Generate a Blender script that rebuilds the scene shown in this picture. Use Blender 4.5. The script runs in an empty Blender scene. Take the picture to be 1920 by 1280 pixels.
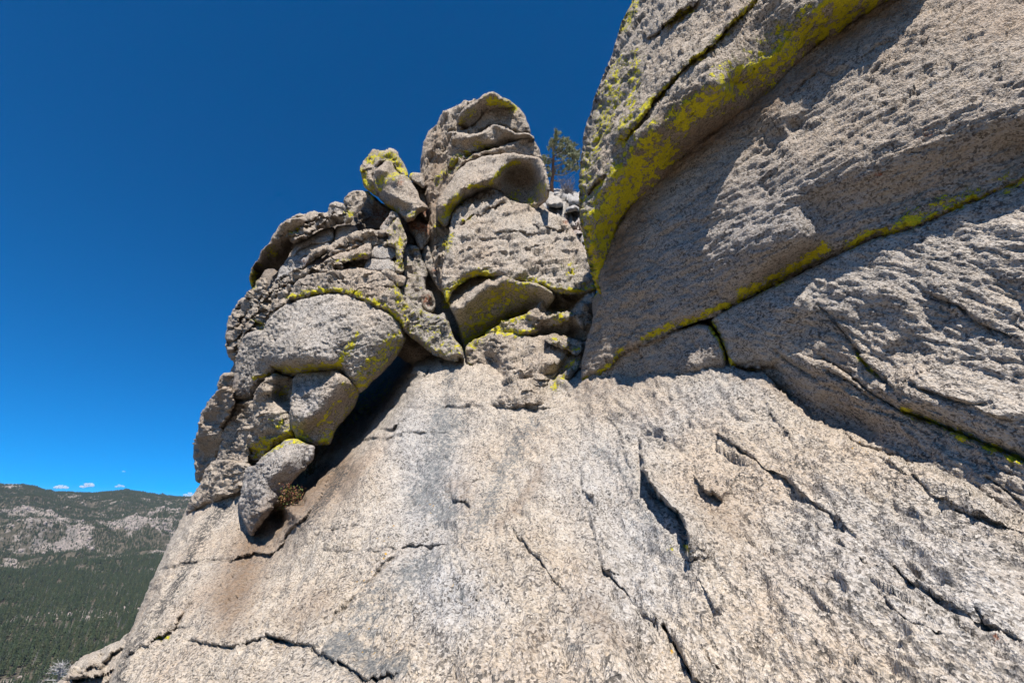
import bpy, bmesh, math, random
import numpy as np
from mathutils import Vector

# ------------------------------------------------------------------ camera, sky, sun, exposure
scene = bpy.context.scene
C = scene.collection
PITCH = math.radians(24.0)
cam_data = bpy.data.cameras.new("camera")
cam_data.lens = 16.0
cam_data.sensor_width = 36.0
cam_data.clip_start = 0.05
cam_data.clip_end = 60000.0
cam = bpy.data.objects.new("camera", cam_data)
C.objects.link(cam)
cam.location = (0, 0, 0)
cam.rotation_euler = (math.radians(90) + PITCH, 0, 0)
scene.camera = cam

SUN = Vector((0.05, -0.56, 0.83)).normalized()          # towards the sun
world = bpy.data.worlds.new("World")
scene.world = world
world.use_nodes = True
wn = world.node_tree.nodes
wl = world.node_tree.links
bg = wn["Background"]
sky = wn.new("ShaderNodeTexSky")
sky.sky_type = 'NISHITA'
sky.sun_disc = False
sky.sun_elevation = math.asin(SUN.z)
sky.sun_rotation = math.atan2(SUN.x, SUN.y)
sky.altitude = 2400
sky.air_density = 0.75
sky.dust_density = 0.45
sky.ozone_density = 3.6
hs = wn.new("ShaderNodeHueSaturation")
hs.inputs["Saturation"].default_value = 1.62
wl.new(sky.outputs[0], hs.inputs["Color"])
wl.new(hs.outputs[0], bg.inputs[0])
bg.inputs[1].default_value = 0.102

sun_data = bpy.data.lights.new("sun", 'SUN')
sun_data.energy = 5.0
sun_data.angle = math.radians(0.5)
sun_data.color = (1.0, 0.945, 0.865)
sun = bpy.data.objects.new("sun", sun_data)
C.objects.link(sun)
sun.rotation_euler = (-SUN).to_track_quat('-Z', 'Y').to_euler()

scene.view_settings.view_transform = 'Standard'
scene.view_settings.look = 'None'
scene.view_settings.gamma = 1
scene.view_settings.exposure = 0.70
scene.render.engine = 'CYCLES'
scene.cycles.max_bounces = 5
scene.cycles.diffuse_bounces = 2
scene.cycles.glossy_bounces = 2
scene.cycles.transmission_bounces = 2
scene.cycles.volume_bounces = 1
scene.cycles.use_denoising = True
scene.cycles.denoiser = 'OPENIMAGEDENOISE'
scene.cycles.denoising_prefilter = 'ACCURATE'
scene.cycles.denoising_input_passes = 'RGB_ALBEDO_NORMAL'
scene.cycles.use_adaptive_sampling = True

rng = np.random.default_rng(7)
random.seed(7)
F32 = np.float32

# ------------------------------------------------------------------ numeric helpers
FPX = 1920 * 16.0 / 36.0
CP, SP = math.cos(PITCH), math.sin(PITCH)


def ray(px, py):
    """direction (depth 1 along the lens axis) through a photo position"""
    x = (px - 960) / FPX
    v = (640 - py) / FPX
    return np.stack([x, CP - v * SP, SP + v * CP], -1)


_g = np.random.default_rng(11)
PERM = _g.permutation(256).astype(np.int32)
PERM = np.concatenate([PERM, PERM])
G3 = _g.normal(size=(256, 3)).astype(F32)
G3 /= np.linalg.norm(G3, axis=1, keepdims=True)


def perlin(p, seed=0):
    p = p.astype(F32) + F32(seed * 17.31)
    i = np.floor(p).astype(np.int32)
    f = p - i
    i &= 255
    u = f * f * f * (f * (f * 6 - 15) + 10)
    out = 0
    for dx in (0, 1):
        wx = u[..., 0] if dx else 1 - u[..., 0]
        a = PERM[(i[..., 0] + dx) & 255]
        for dy in (0, 1):
            wy = u[..., 1] if dy else 1 - u[..., 1]
            b = PERM[(a + i[..., 1] + dy) & 255]
            for dz in (0, 1):
                wz = u[..., 2] if dz else 1 - u[..., 2]
                h = PERM[(b + i[..., 2] + dz) & 255]
                g = G3[h]
                dot = g[..., 0] * (f[..., 0] - dx) + g[..., 1] * (f[..., 1] - dy) + g[..., 2] * (f[..., 2] - dz)
                out = out + wx * wy * wz * dot
    return out * 1.5


def facets(p, seed=0):
    """broken-rock facets: every cell of space is a tilted plane; steps where cells meet"""
    p = p.astype(F32)
    i = np.floor(p).astype(np.int32)
    best = np.full(len(p), 1e9, F32)
    out = np.zeros(len(p), F32)
    for dx in (-1, 0, 1):
        for dy in (-1, 0, 1):
            for dz in (-1, 0, 1):
                c = i + np.array([dx, dy, dz], np.int32)
                h = PERM[(PERM[(PERM[(c[:, 0] + seed) & 255] + c[:, 1]) & 255] + c[:, 2]) & 255]
                ce = c + 0.5 + 0.42 * G3[h]
                d = p - ce
                d2 = (d * d).sum(1)
                g = G3[(h * 7 + 31) & 255]
                m = d2 < best
                best = np.where(m, d2, best)
                out = np.where(m, (d * g).sum(1) + 0.35 * G3[(h * 3 + 5) & 255, 0], out)
    return out


def fbm(p, octaves=4, gain=0.5, seed=0, ridged=False):
    s, a, t = 0, 1.0, 0.0
    for k in range(octaves):
        n = perlin(p * (2.03 ** k), seed + k)
        if ridged:
            n = 1 - 2 * np.abs(n) ** 0.8
        s = s + a * n
        t += a
        a *= gain
    return s / t


def P(zone, pts):
    """points read off an enlarged crop -> photo positions"""
    ox, oy, s = {'p': (0, 0, 1), 'z1': (640, 150, 3.84), 'z2': (400, 340, 3.764), 'z3': (340, 600, 3.2),
                 'z4': (740, 440, 3.556), 'z5': (1060, 0, 2.2326), 'z6': (1060, 300, 2.207), 'z7': (0, 860, 3.048),
                 'z8': (500, 760, 2.4), 'z9': (1060, 660, 2.064), 'za': (960, 200, 4.572), 'zb': (0, 1080, 6.4),
                 'zc': (440, 340, 5.819), 'zd': (1500, 600, 4.571), 'ze': (1180, 780, 5.817)}[zone]
    a = np.array(pts, float)
    return a / s + np.array([ox, oy])


def resample(poly, step, closed):
    p = np.asarray(poly, float)
    if closed:
        p = np.vstack([p, p[:1]])
    seg = np.hypot(*np.diff(p, axis=0).T)
    s = np.concatenate([[0], np.cumsum(seg)])
    n = max(3, int(s[-1] / step))
    t = np.linspace(0, s[-1], n + 1)
    q = np.stack([np.interp(t, s, p[:, 0]), np.interp(t, s, p[:, 1])], 1)
    return q[:-1] if closed else q


def smooth(q, closed, it=2):
    for _ in range(it):
        if closed:
            q = 0.5 * q + 0.25 * (np.roll(q, 1, 0) + np.roll(q, -1, 0))
        else:
            r = q.copy()
            r[1:-1] = 0.5 * q[1:-1] + 0.25 * (q[:-2] + q[2:])
            q = r
    return q


def rough_line(poly, closed=False, step=6, amp=1.3, seed=0, it=2):
    """a drawn line given the small wobble of broken rock"""
    q = smooth(resample(poly, step, closed), closed, it)
    z = np.full(len(q), seed * 3.7)
    a3 = np.column_stack([q / 22.0, z])
    b3 = np.column_stack([q / 7.0, z])
    q = q + amp * np.column_stack([perlin(a3, 1) * 1.6 + perlin(b3, 3) * 0.8, perlin(a3, 2) * 1.6 + perlin(b3, 4) * 0.8])
    return q


def inside(px, py, poly):
    r = np.zeros(px.shape, bool)
    x0, y0 = poly[:, 0], poly[:, 1]
    x1, y1 = np.roll(x0, -1), np.roll(y0, -1)
    for a, b, c, d in zip(x0, y0, x1, y1):
        if b == d:
            continue
        m = (py > min(b, d)) & (py <= max(b, d))
        if m.any():
            xi = a + (py[m] - b) * (c - a) / (d - b)
            t = r[m]
            t ^= (px[m] < xi)
            r[m] = t
    return r


def seg_dist(px, py, poly, closed=False, chunk=200000):
    """distance, nearest point, side sign and position along a line"""
    a = poly if closed else poly[:-1]
    b = np.roll(poly, -1, 0) if closed else poly[1:]
    best = np.full(px.shape, 1e9)
    nx = np.zeros(px.shape)
    ny = np.zeros(px.shape)
    side = np.zeros(px.shape)
    tt = np.zeros(px.shape)
    n = len(a)
    for k in range(n):
        ax, ay = a[k]
        dx, dy = b[k] - a[k]
        L = dx * dx + dy * dy + 1e-9
        t = np.clip(((px - ax) * dx + (py - ay) * dy) / L, 0, 1)
        qx, qy = ax + t * dx, ay + t * dy
        d = (px - qx) ** 2 + (py - qy) ** 2
        m = d < best
        best = np.where(m, d, best)
        nx = np.where(m, qx, nx)
        ny = np.where(m, qy, ny)
        side = np.where(m, dx * (py - ay) - dy * (px - ax), side)
        tt = np.where(m, (k + t) / n, tt)
    return np.sqrt(best), nx, ny, np.sign(side), tt


class Field:
    """a smooth big surface: 1/depth interpolated through control positions"""

    def __init__(self, pts, lam=2e-4):
        a = np.array(pts, float)
        self.c = a[:, :2] / 500.0
        v = 1.0 / a[:, 2]
        n = len(a)
        K = self.k(self.c[:, None, :] - self.c[None]) + lam * np.eye(n)
        Pm = np.column_stack([np.ones(n), self.c])
        A = np.block([[K, Pm], [Pm.T, np.zeros((3, 3))]])
        self.w = np.linalg.solve(A, np.concatenate([v, np.zeros(3)]))

    @staticmethod
    def k(d):
        r2 = (d ** 2).sum(-1) + 1e-12
        return r2 * np.log(r2) * 0.5

    def depth(self, px, py):
        q = np.stack([px, py], -1) / 500.0
        s = self.w[-3] + q @ self.w[-2:]
        for i in range(len(self.c)):
            s = s + self.w[i] * self.k(q - self.c[i])
        return 1.0 / np.clip(s, 0.02, 1.3)

    def pos(self, px, py):
        return ray(px, py) * self.depth(px, py)[..., None]

    def frame(self, px, py):
        p = self.pos(px, py)
        e = 3.0
        u = self.pos(px + e, py) - p
        v = self.pos(px, py + e) - p
        n = np.cross(v, u)
        n /= np.linalg.norm(n, axis=-1, keepdims=True) + 1e-12
        s = np.sign(-(n * p).sum(-1, keepdims=True))
        return p, n * s


def rbf(pts, px, py, c=16.0):
    a = np.array(pts, float)
    xy, v = a[:, :2], a[:, 2]
    k = lambda d: np.sqrt((d ** 2).sum(-1) + c * c) / 100.0
    n = len(a)
    K = -k(xy[:, None] - xy[None]) + 1e-3 * np.eye(n)
    A = np.block([[K, np.ones((n, 1))], [np.ones((1, n)), np.zeros((1, 1))]])
    w = np.linalg.solve(A, np.concatenate([v, [0]]))
    out = np.full(px.shape, w[-1])
    for i in range(n):
        out = out - w[i] * np.sqrt((px - xy[i, 0]) ** 2 + (py - xy[i, 1]) ** 2 + c * c) / 100.0
    return out


# ------------------------------------------------------------------ object helpers
def put(name, me, label=None, cat=None, group=None, kind=None, parent=None, loc=None):
    o = bpy.data.objects.new(name, me)
    C.objects.link(o)
    if parent is not None:
        o.parent = parent
    if loc is not None:
        o.location = loc
    if label:
        o['label'] = label
    if cat:
        o['category'] = cat
    if group:
        o['group'] = group
    if kind:
        o['kind'] = kind
    return o


def mesh_np(name, verts, quads=None, tris=None, mats=(), smooth_shade=True, attrs=None, mat_index=None):
    me = bpy.data.meshes.new(name)
    nq = 0 if quads is None else len(quads)
    nt = 0 if tris is None else len(tris)
    me.vertices.add(len(verts))
    me.vertices.foreach_set("co", np.asarray(verts, F32).ravel())
    li = []
    if nq:
        li.append(np.asarray(quads, np.int32).ravel())
    if nt:
        li.append(np.asarray(tris, np.int32).ravel())
    li = np.concatenate(li)
    me.loops.add(len(li))
    me.loops.foreach_set("vertex_index", li)
    me.polygons.add(nq + nt)
    st = np.concatenate([np.arange(nq) * 4, nq * 4 + np.arange(nt) * 3]).astype(np.int32)
    me.polygons.foreach_set("loop_start", st)
    me.polygons.foreach_set("use_smooth", np.full(nq + nt, smooth_shade))
    if mat_index is not None:
        me.polygons.foreach_set("material_index", np.asarray(mat_index, np.int32))
    for m in mats:
        me.materials.append(m)
    me.update(calc_edges=True)
    me.validate()
    for k, v in (attrs or {}).items():
        at = me.attributes.new(k, 'FLOAT_COLOR', 'POINT')
        at.data.foreach_set("color", np.asarray(v, F32).ravel())
    return me


# ------------------------------------------------------------------ materials
def newmat(name):
    m = bpy.data.materials.new(name)
    m.use_nodes = True
    nt = m.node_tree
    return m, nt.nodes, nt.links, nt.nodes["Principled BSDF"]


def N(nodes, kind, **kw):
    n = nodes.new(kind)
    for k, v in kw.items():
        setattr(n, k, v)
    return n


def granite_material():
    m, nd, lk, bs = newmat("granite")
    bs.inputs["Roughness"].default_value = 0.85
    bs.inputs["Specular IOR Level"].default_value = 0.25
    tc = N(nd, "ShaderNodeNewGeometry")
    co = tc.outputs["Position"]

    def noise(scale, detail=3.0, rough=0.55, vec=co):
        n = N(nd, "ShaderNodeTexNoise")
        n.inputs["Scale"].default_value = scale
        n.inputs["Detail"].default_value = detail
        n.inputs["Roughness"].default_value = rough
        lk.new(vec, n.inputs["Vector"])
        return n.outputs["Fac"]

    def ramp(v, a, b, lo=0.0, hi=1.0):
        r = N(nd, "ShaderNodeMapRange")
        r.inputs["From Min"].default_value = a
        r.inputs["From Max"].default_value = b
        r.inputs["To Min"].default_value = lo
        r.inputs["To Max"].default_value = hi
        lk.new(v, r.inputs["Value"])
        return r.outputs[0]

    def math_(op, a, b=None):
        r = N(nd, "ShaderNodeMath", operation=op)
        for i, v in enumerate((a, b)):
            if v is None:
                continue
            if isinstance(v, (int, float)):
                r.inputs[i].default_value = v
            else:
                lk.new(v, r.inputs[i])
        return r.outputs[0]

    def mix(f, a, b, typ='MIX'):
        r = N(nd, "ShaderNodeMix", data_type='RGBA', blend_type=typ)
        if isinstance(f, (int, float)):
            r.inputs[0].default_value = f
        else:
            lk.new(f, r.inputs[0])
        for i, v in ((6, a), (7, b)):
            if isinstance(v, tuple):
                r.inputs[i].default_value = (*v, 1)
            else:
                lk.new(v, r.inputs[i])
        return r.outputs[2]

    A = N(nd, "ShaderNodeAttribute", attribute_name="stain_a")
    B = N(nd, "ShaderNodeAttribute", attribute_name="stain_b")
    sa = N(nd, "ShaderNodeSeparateColor")
    sb = N(nd, "ShaderNodeSeparateColor")
    lk.new(A.outputs["Color"], sa.inputs[0])
    lk.new(B.outputs["Color"], sb.inputs[0])
    lichen, rust, slate = sa.outputs
    grey, brown, streak = sb.outputs
    orange = A.outputs["Alpha"]

    n_big = noise(0.9, 4)
    n_mid = noise(4.5, 4, 0.6)
    n_sm = noise(19, 4, 0.65)
    n_fi = noise(75, 3, 0.7)
    # feldspar and quartz ground mass
    warm = mix(ramp(n_mid, 0.35, 0.68), (0.52, 0.435, 0.335), (0.385, 0.315, 0.24))
    warm = mix(ramp(n_big, 0.50, 0.74), warm, (0.46, 0.35, 0.25))
    cool = mix(ramp(n_mid, 0.35, 0.68), (0.46, 0.44, 0.42), (0.32, 0.31, 0.30))
    gf = math_('ADD', grey, ramp(n_big, 0.3, 0.7, 0.25, -0.25))
    gf = math_('ADD', gf, ramp(n_sm, 0.3, 0.7, -0.2, 0.2))
    gf = N(nd, "ShaderNodeClamp"), gf
    lk.new(gf[1], gf[0].inputs[0])
    base = mix(gf[0].outputs[0], warm, cool)
    # crystals: white and pink and black grains
    vo = N(nd, "ShaderNodeTexVoronoi")
    vo.inputs["Scale"].default_value = 85
    lk.new(co, vo.inputs["Vector"])
    sv = N(nd, "ShaderNodeSeparateColor")
    lk.new(vo.outputs["Color"], sv.inputs[0])
    base = mix(ramp(sv.outputs[0], 0.0, 1.0, 0.0, 0.35), base, (0.70, 0.66, 0.62))
    vo2 = N(nd, "ShaderNodeTexVoronoi")
    vo2.inputs["Scale"].default_value = 55
    lk.new(co, vo2.inputs["Vector"])
    sv2 = N(nd, "ShaderNodeSeparateColor")
    lk.new(vo2.outputs["Color"], sv2.inputs[0])
    base = mix(ramp(sv2.outputs[1], 0.5, 1.0, 0.0, 0.28), base, (0.30, 0.24, 0.19))
    dark = math_('MULTIPLY', ramp(sv.outputs[1], 0.64, 0.76), ramp(n_sm, 0.38, 0.62, 0.3, 1.0))
    base = mix(math_('MULTIPLY', dark, 0.82), base, (0.05, 0.042, 0.035))
    dark2 = math_('MULTIPLY', ramp(sv2.outputs[0], 0.78, 0.86), ramp(n_mid, 0.38, 0.60, 0.1, 0.85))
    base = mix(dark2, base, (0.06, 0.055, 0.05))
    # crustose grey blotches everywhere, faint
    base = mix(ramp(noise(9, 5, 0.7), 0.62, 0.74, 0.0, 0.28), base, (0.19, 0.185, 0.18))
    # brown desert varnish
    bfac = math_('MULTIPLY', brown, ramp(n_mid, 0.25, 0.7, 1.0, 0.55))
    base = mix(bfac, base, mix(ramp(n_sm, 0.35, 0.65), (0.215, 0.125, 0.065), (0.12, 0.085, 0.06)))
    # slate-coloured water stain / lichen
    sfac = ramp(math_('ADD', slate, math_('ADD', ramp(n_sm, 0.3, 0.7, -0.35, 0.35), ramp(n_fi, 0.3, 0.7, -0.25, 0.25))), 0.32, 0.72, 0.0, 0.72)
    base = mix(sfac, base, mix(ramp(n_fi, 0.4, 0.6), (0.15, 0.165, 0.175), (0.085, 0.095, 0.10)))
    # black streaks
    kfac = ramp(math_('ADD', streak, math_('ADD', ramp(n_sm, 0.3, 0.7, -0.45, 0.45), ramp(n_fi, 0.3, 0.7, -0.3, 0.3))), 0.46, 0.62, 0.0, 0.85)
    base = mix(kfac, base, (0.05, 0.048, 0.046))
    # rust
    rfac = ramp(math_('ADD', rust, math_('ADD', ramp(n_sm, 0.3, 0.7, -0.35, 0.35), ramp(n_fi, 0.3, 0.7, -0.2, 0.2))), 0.45, 0.6, 0.0, 0.8)
    base = mix(rfac, base, (0.26, 0.085, 0.035))
    # orange dots of lichen
    vo3 = N(nd, "ShaderNodeTexVoronoi")
    vo3.inputs["Scale"].default_value = 16
    lk.new(co, vo3.inputs["Vector"])
    od = math_('MULTIPLY', ramp(vo3.outputs["Distance"], 0.22, 0.12), orange)
    base = mix(ramp(math_('ADD', od, ramp(n_fi, 0.35, 0.65, -0.4, 0.1)), 0.25, 0.5), base, (0.48, 0.27, 0.03))
    # yellow-green lichen: solid heart, frayed edge, dark thallus rim
    n_l = noise(11, 5, 0.72)
    lsum = math_('ADD', lichen, math_('MULTIPLY', ramp(lichen, 0.02, 0.25, 0.25, 1.0), math_('ADD', ramp(n_l, 0.30, 0.70, -0.78, 0.78), ramp(n_fi, 0.3, 0.7, -0.22, 0.22))))
    rim = ramp(lsum, 0.16, 0.42, 0.0, 0.6)
    base = mix(rim, base, (0.115, 0.115, 0.06))
    lcol = mix(ramp(n_fi, 0.35, 0.65), (0.66, 0.56, 0.010), (0.44, 0.40, 0.012))
    lcol = mix(ramp(n_sm, 0.55, 0.66, 0.0, 0.6), lcol, (0.11, 0.11, 0.03))
    base = mix(ramp(lsum, 0.48, 0.54, 0.0, 0.96), base, lcol)
    base = mix(ramp(noise(31, 5, 0.75), 0.56, 0.66, 0.0, 0.32), base, (0.12, 0.115, 0.105))
    lk.new(base, bs.inputs["Base Color"])
    # fine relief
    b1 = N(nd, "ShaderNodeBump")
    b1.inputs["Strength"].default_value = 1.0
    b1.inputs["Distance"].default_value = 0.024
    hsum = math_('ADD', math_('MULTIPLY', noise(42, 4, 0.7), 1.0), math_('MULTIPLY', vo.outputs["Distance"], 0.35))
    lk.new(hsum, b1.inputs["Height"])
    lk.new(b1.outputs[0], bs.inputs["Normal"])
    return m


GRANITE = granite_material()


def flat_mat(name, col, rough=0.8, var=0.25, scale=6.0, translucent=0.0):
    m, nd, lk, bs = newmat(name)
    n = N(nd, "ShaderNodeTexNoise")
    n.inputs["Scale"].default_value = scale
    n.inputs["Detail"].default_value = 3
    g = N(nd, "ShaderNodeNewGeometry")
    lk.new(g.outputs["Position"], n.inputs["Vector"])
    r = N(nd, "ShaderNodeValToRGB")
    r.color_ramp.elements[0].position = 0.3
    r.color_ramp.elements[1].position = 0.7
    r.color_ramp.elements[0].color = (*[c * (1 - var) for c in col], 1)
    r.color_ramp.elements[1].color = (*[min(1, c * (1 + var)) for c in col], 1)
    lk.new(n.outputs["Fac"], r.inputs[0])
    lk.new(r.outputs[0], bs.inputs["Base Color"])
    bs.inputs["Roughness"].default_value = rough
    bs.inputs["Specular IOR Level"].default_value = 0.2
    return m
# ------------------------------------------------------------------ the big surfaces of the outcrop
SLAB_PTS = [(960, 1280, 1.9), (500, 1280, 2.9), (200, 1280, 4.6), (1400, 1280, 1.75), (1920, 1280, 1.5),
            (960, 1600, 1.25), (100, 1600, 2.6), (2000, 1600, 1.1), (260, 1130, 6.2), (600, 1080, 4.2), (960, 1000, 3.6),
            (1300, 1000, 3.0), (1900, 950, 2.3), (350, 950, 8.6), (600, 880, 6.4), (850, 850, 5.7), (1100, 780, 5.3),
            (1400, 720, 4.4), (1650, 830, 3.2), (870, 680, 7.3), (1090, 690, 6.0), (2300, 1100, 1.8)]
FS = Field(SLAB_PTS)
FL = Field([(350, 950, 8.6), (600, 880, 6.7), (700, 760, 7.3), (470, 700, 8.6), (620, 600, 8.0), (740, 600, 7.9), (440, 560, 10.2),
            (600, 450, 9.8), (740, 430, 9.5), (690, 360, 10.2), (740, 310, 10.6), (370, 830, 9.6), (480, 960, 7.0),
            (860, 560, 8.3), (900, 450, 9.0), (1060, 500, 8.3), (820, 300, 11.0), (920, 190, 11.8), (1010, 330, 10.6),
            (870, 690, 7.3), (1090, 690, 6.6), (1000, 770, 5.8), (960, 100, 12.8)])
FR = Field([(1130, 545, 5.9), (1250, 400, 5.3), (1500, 300, 4.3), (1920, 200, 3.2), (1920, 0, 3.7), (1700, 0, 4.2),
            (1400, 100, 5.3), (1130, 300, 6.6), (1190, 0, 7.6), (1920, -300, 4.6), (1500, -300, 6.2), (1200, -300, 9.5),
            (1090, 715, 6.0), (1400, 690, 4.5), (1650, 800, 3.3), (1920, 640, 2.75), (1920, 880, 2.4), (1500, 500, 4.1),
            (2300, 400, 2.3), (2300, 1000, 1.9), (2300, -200, 3.4)])
FB = Field([(1030, 480, 14), (1110, 480, 13), (1030, 370, 22), (1110, 360, 22), (1070, 420, 17)])
FD = Field([(110, 1290, 9.0), (240, 1180, 10.5), (180, 1220, 10.0), (220, 1300, 8.0)])

# ---- cracks (deep narrow grooves): zone, line, depth m, width px
CRACKS = []


def crack(zone, pts, depth=0.05, w=2.2, on=None):
    seed = len(CRACKS) + 1
    q = rough_line(P(zone, pts), False, 6, 1.0, seed, 1)
    CRACKS.append((q, depth, w, on))


# ---- ledges (a step along a line; the side above a left-to-right line stands proud)
LEDGES = []


def ledge(zone, pts, amp, up, dn=10, on=None):
    seed = len(LEDGES) + 40
    q = rough_line(P(zone, pts), False, 6, 2.0, seed, 1)
    LEDGES.append((q, amp, up, dn, on))


# ---- growths and stains: channel, zone, line or spots, radius (crop px), strength
PAINT = []
CH = {'lichen': 0, 'rust': 1, 'slate': 2, 'orange': 3, 'grey': 4, 'brown': 5, 'streak': 6}


def paint(ch, zone, pts, r, s=1.0, on=None):
    sc = {'p': 1, 'z1': 3.84, 'z2': 3.764, 'z3': 3.2, 'z4': 3.556, 'z5': 2.2326, 'z6': 2.207, 'z7': 3.048, 'z8': 2.4,
          'z9': 2.064, 'za': 4.572, 'zb': 6.4, 'zc': 5.819, 'zd': 4.571, 'ze': 5.817}[zone]
    if isinstance(pts, tuple):
        pts = [pts, (pts[0] + 1, pts[1] + 1)]
    if ch == 'lichen':
        s = s * 0.77
    PAINT.append((CH[ch], P(zone, pts), r / sc, s, on))


STEP = 2.7
ROCKS = {}


def near(px, py, q, pad):
    lo, hi = q.min(0) - pad, q.max(0) + pad
    return (px > lo[0]) & (px < hi[0]) & (py > lo[1]) & (py < hi[1])


def axis(lo, hi, a, b, step):
    fine0, fine1 = max(lo, a), min(hi, b)
    parts = []
    if lo < a:
        parts.append(np.arange(lo, min(a, hi), 14.0))
    if fine0 < fine1:
        parts.append(np.arange(fine0, fine1 + step, step))
    if hi > b:
        parts.append(np.arange(max(b, lo) + 6, hi + 14, 14.0))
    return np.concatenate(parts)


def rock(name, label, cat, zone, poly, F, off=0.0, w=12, R=0.12, wb=14, Rb=0.12, thick=0.6, pts=None, tilt=(0, 0), cen=None,
         rough=(0.05, 0.03, 0.012), stretch=None, strata=None, fill=None, group=None, kind=None, step=STEP, jit=1.3, key=None,
         lump=(0.0, 40.0), faceted=0.02, flake=0.035, hair=0.03, fac=(0.05, 0.02), lay=0.045):
    seed = len(ROCKS) + 1
    key = key or name
    if kind != 'structure':
        w, wb, R, Rb = w * 0.62, wb * 0.7, R * 0.62, Rb * 0.72
        if F is FL:
            w, wb, R, Rb = w * 0.5, wb * 0.6, R * 0.5, Rb * 0.65
    line = rough_line(P(zone, poly), True, 3.5 if F is FL else 5, jit, seed, 1)
    if F is FL and kind != 'structure':
        step = min(step, 1.7)
        tg = np.roll(line, -1, 0) - np.roll(line, 1, 0)
        nn = np.column_stack([tg[:, 1], -tg[:, 0]]) / (np.linalg.norm(tg, axis=1, keepdims=True) + 1e-6)
        area = 0.5 * np.sum(line[:, 0] * np.roll(line[:, 1], -1) - line[:, 1] * np.roll(line[:, 0], -1))
        line = line + nn * (1.3 if area > 0 else -1.3)
    lo, hi = line.min(0), line.max(0)
    xs = axis(lo[0], hi[0], -60, 1980, step)
    ys = axis(lo[1], hi[1], -60, 1340, step)
    X, Y = np.meshgrid(xs, ys)
    ins = inside(X, Y, line)
    nx_, ny_ = len(xs), len(ys)
    cell = ins[:-1, :-1] & ins[1:, :-1] & ins[:-1, 1:] & ins[1:, 1:]
    idx = np.full(X.shape, -1, np.int64)
    use = np.zeros(X.shape, bool)
    use[:-1, :-1] |= cell
    use[1:, :-1] |= cell
    use[:-1, 1:] |= cell
    use[1:, 1:] |= cell
    idx[use] = np.arange(use.sum())
    px, py = X[use], Y[use]
    cj, ci = np.nonzero(cell)
    quads = np.stack([idx[cj, ci], idx[cj, ci + 1], idx[cj + 1, ci + 1], idx[cj + 1, ci]], 1)
    # open edges of the front sheet
    e = np.concatenate([quads[:, [0, 1]], quads[:, [1, 2]], quads[:, [2, 3]], quads[:, [3, 0]]])
    es = np.sort(e, 1)
    code = es[:, 0] * (len(px) + 1) + es[:, 1]
    _, inv, cnt = np.unique(code, return_inverse=True, return_counts=True)
    be = e[cnt[inv] == 1]
    bverts = np.unique(be)
    # coarse outline for the distance, fine for the snap
    coarse = line[::2] if len(line) > 40 else line
    d, qx, qy, _, _ = seg_dist(px, py, coarse, True)
    db, bx, by, _, _ = seg_dist(px[bverts], py[bverts], line, True)
    lim = db < 2.0 * max(step, 1)
    px[bverts[lim]] = bx[lim]
    py[bverts[lim]] = by[lim]
    d[bverts[lim]] = 0
    dirx, diry = qx - px, qy - py
    dl = np.hypot(dirx, diry) + 1e-6
    down = np.clip(diry / dl, 0, 1)
    p0, n0 = F.frame(px, py)
    cosv = np.clip((-(p0 * n0).sum(-1)) / np.linalg.norm(p0, axis=-1), 0.38, 1)
    rhat = p0 / np.linalg.norm(p0, axis=-1, keepdims=True)
    # --- relief
    wv = perlin(np.column_stack([px / 35, py / 35, np.full(len(px), seed * 1.3)]), 5)
    wv2 = perlin(np.column_stack([px / 9, py / 9, np.full(len(px), seed * 1.3)]), 6)
    W = (w + wb * down) * (1 + 0.45 * wv + (0.15 if kind == 'structure' else 0.55) * wv2)
    W = np.maximum(W, 2.5)
    RR = (R + Rb * down)
    t = np.clip(d / W, 0, 1)
    cham = 0.6 * (1 - t) + 0.4 * (1 - np.sqrt(np.clip(1 - (1 - t) ** 2, 0, 1)))
    a = np.full(len(px), float(off)) - RR * cham
    cx, cy = cen if cen else (px.mean(), py.mean())
    a += tilt[0] * (px - cx) / 100 + tilt[1] * (py - cy) / 100
    if pts is not None:
        pl = []
        for it in pts:
            if isinstance(it[0], str):          # (zone, [(x,y)...], value): a ridge or a hollow along a line
                q = resample(P(it[0], it[1]), 22, False) if len(it[1]) > 1 else P(it[0], it[1])
                pl += [(x, y, it[2]) for x, y in q]
            else:
                pl.append(it)
        a += rbf(pl, px, py, 6.0 if F is FL else 14.0)
    if lump[0]:
        a += lump[0] * perlin(np.column_stack([px / lump[1], py / lump[1], np.full(len(px), seed * 2.1)]), 8)
    if strata:
        for ang, sp, am in (strata if isinstance(strata, list) else [strata]):
            ca, sa_ = math.cos(math.radians(ang)), math.sin(math.radians(ang))
            # ang = direction of the layers (deg, down-right positive); phase runs across them
            along = px * ca + py * sa_
            ph = (-px * sa_ + py * ca) / sp
            ph = ph + 0.75 * perlin(np.column_stack([along / (sp * 3.2), ph * 0.5, np.full(len(px), seed * 3.3)]), 9) \
                + 0.30 * perlin(np.column_stack([along / (sp * 0.9), ph * 0.9, np.full(len(px), seed * 3.9)]), 10)
            cellid = np.floor(ph)
            fr = ph - cellid
            mod = 0.55 + 0.9 * np.abs(perlin(np.column_stack([along / (sp * 2.2), cellid * 1.7, np.full(len(px), seed * 4.1)]), 12))
            saw = np.where(fr < 0.82, (fr / 0.82) ** 0.7, (1 - fr) / 0.18)
            a += am * mod * saw
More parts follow.
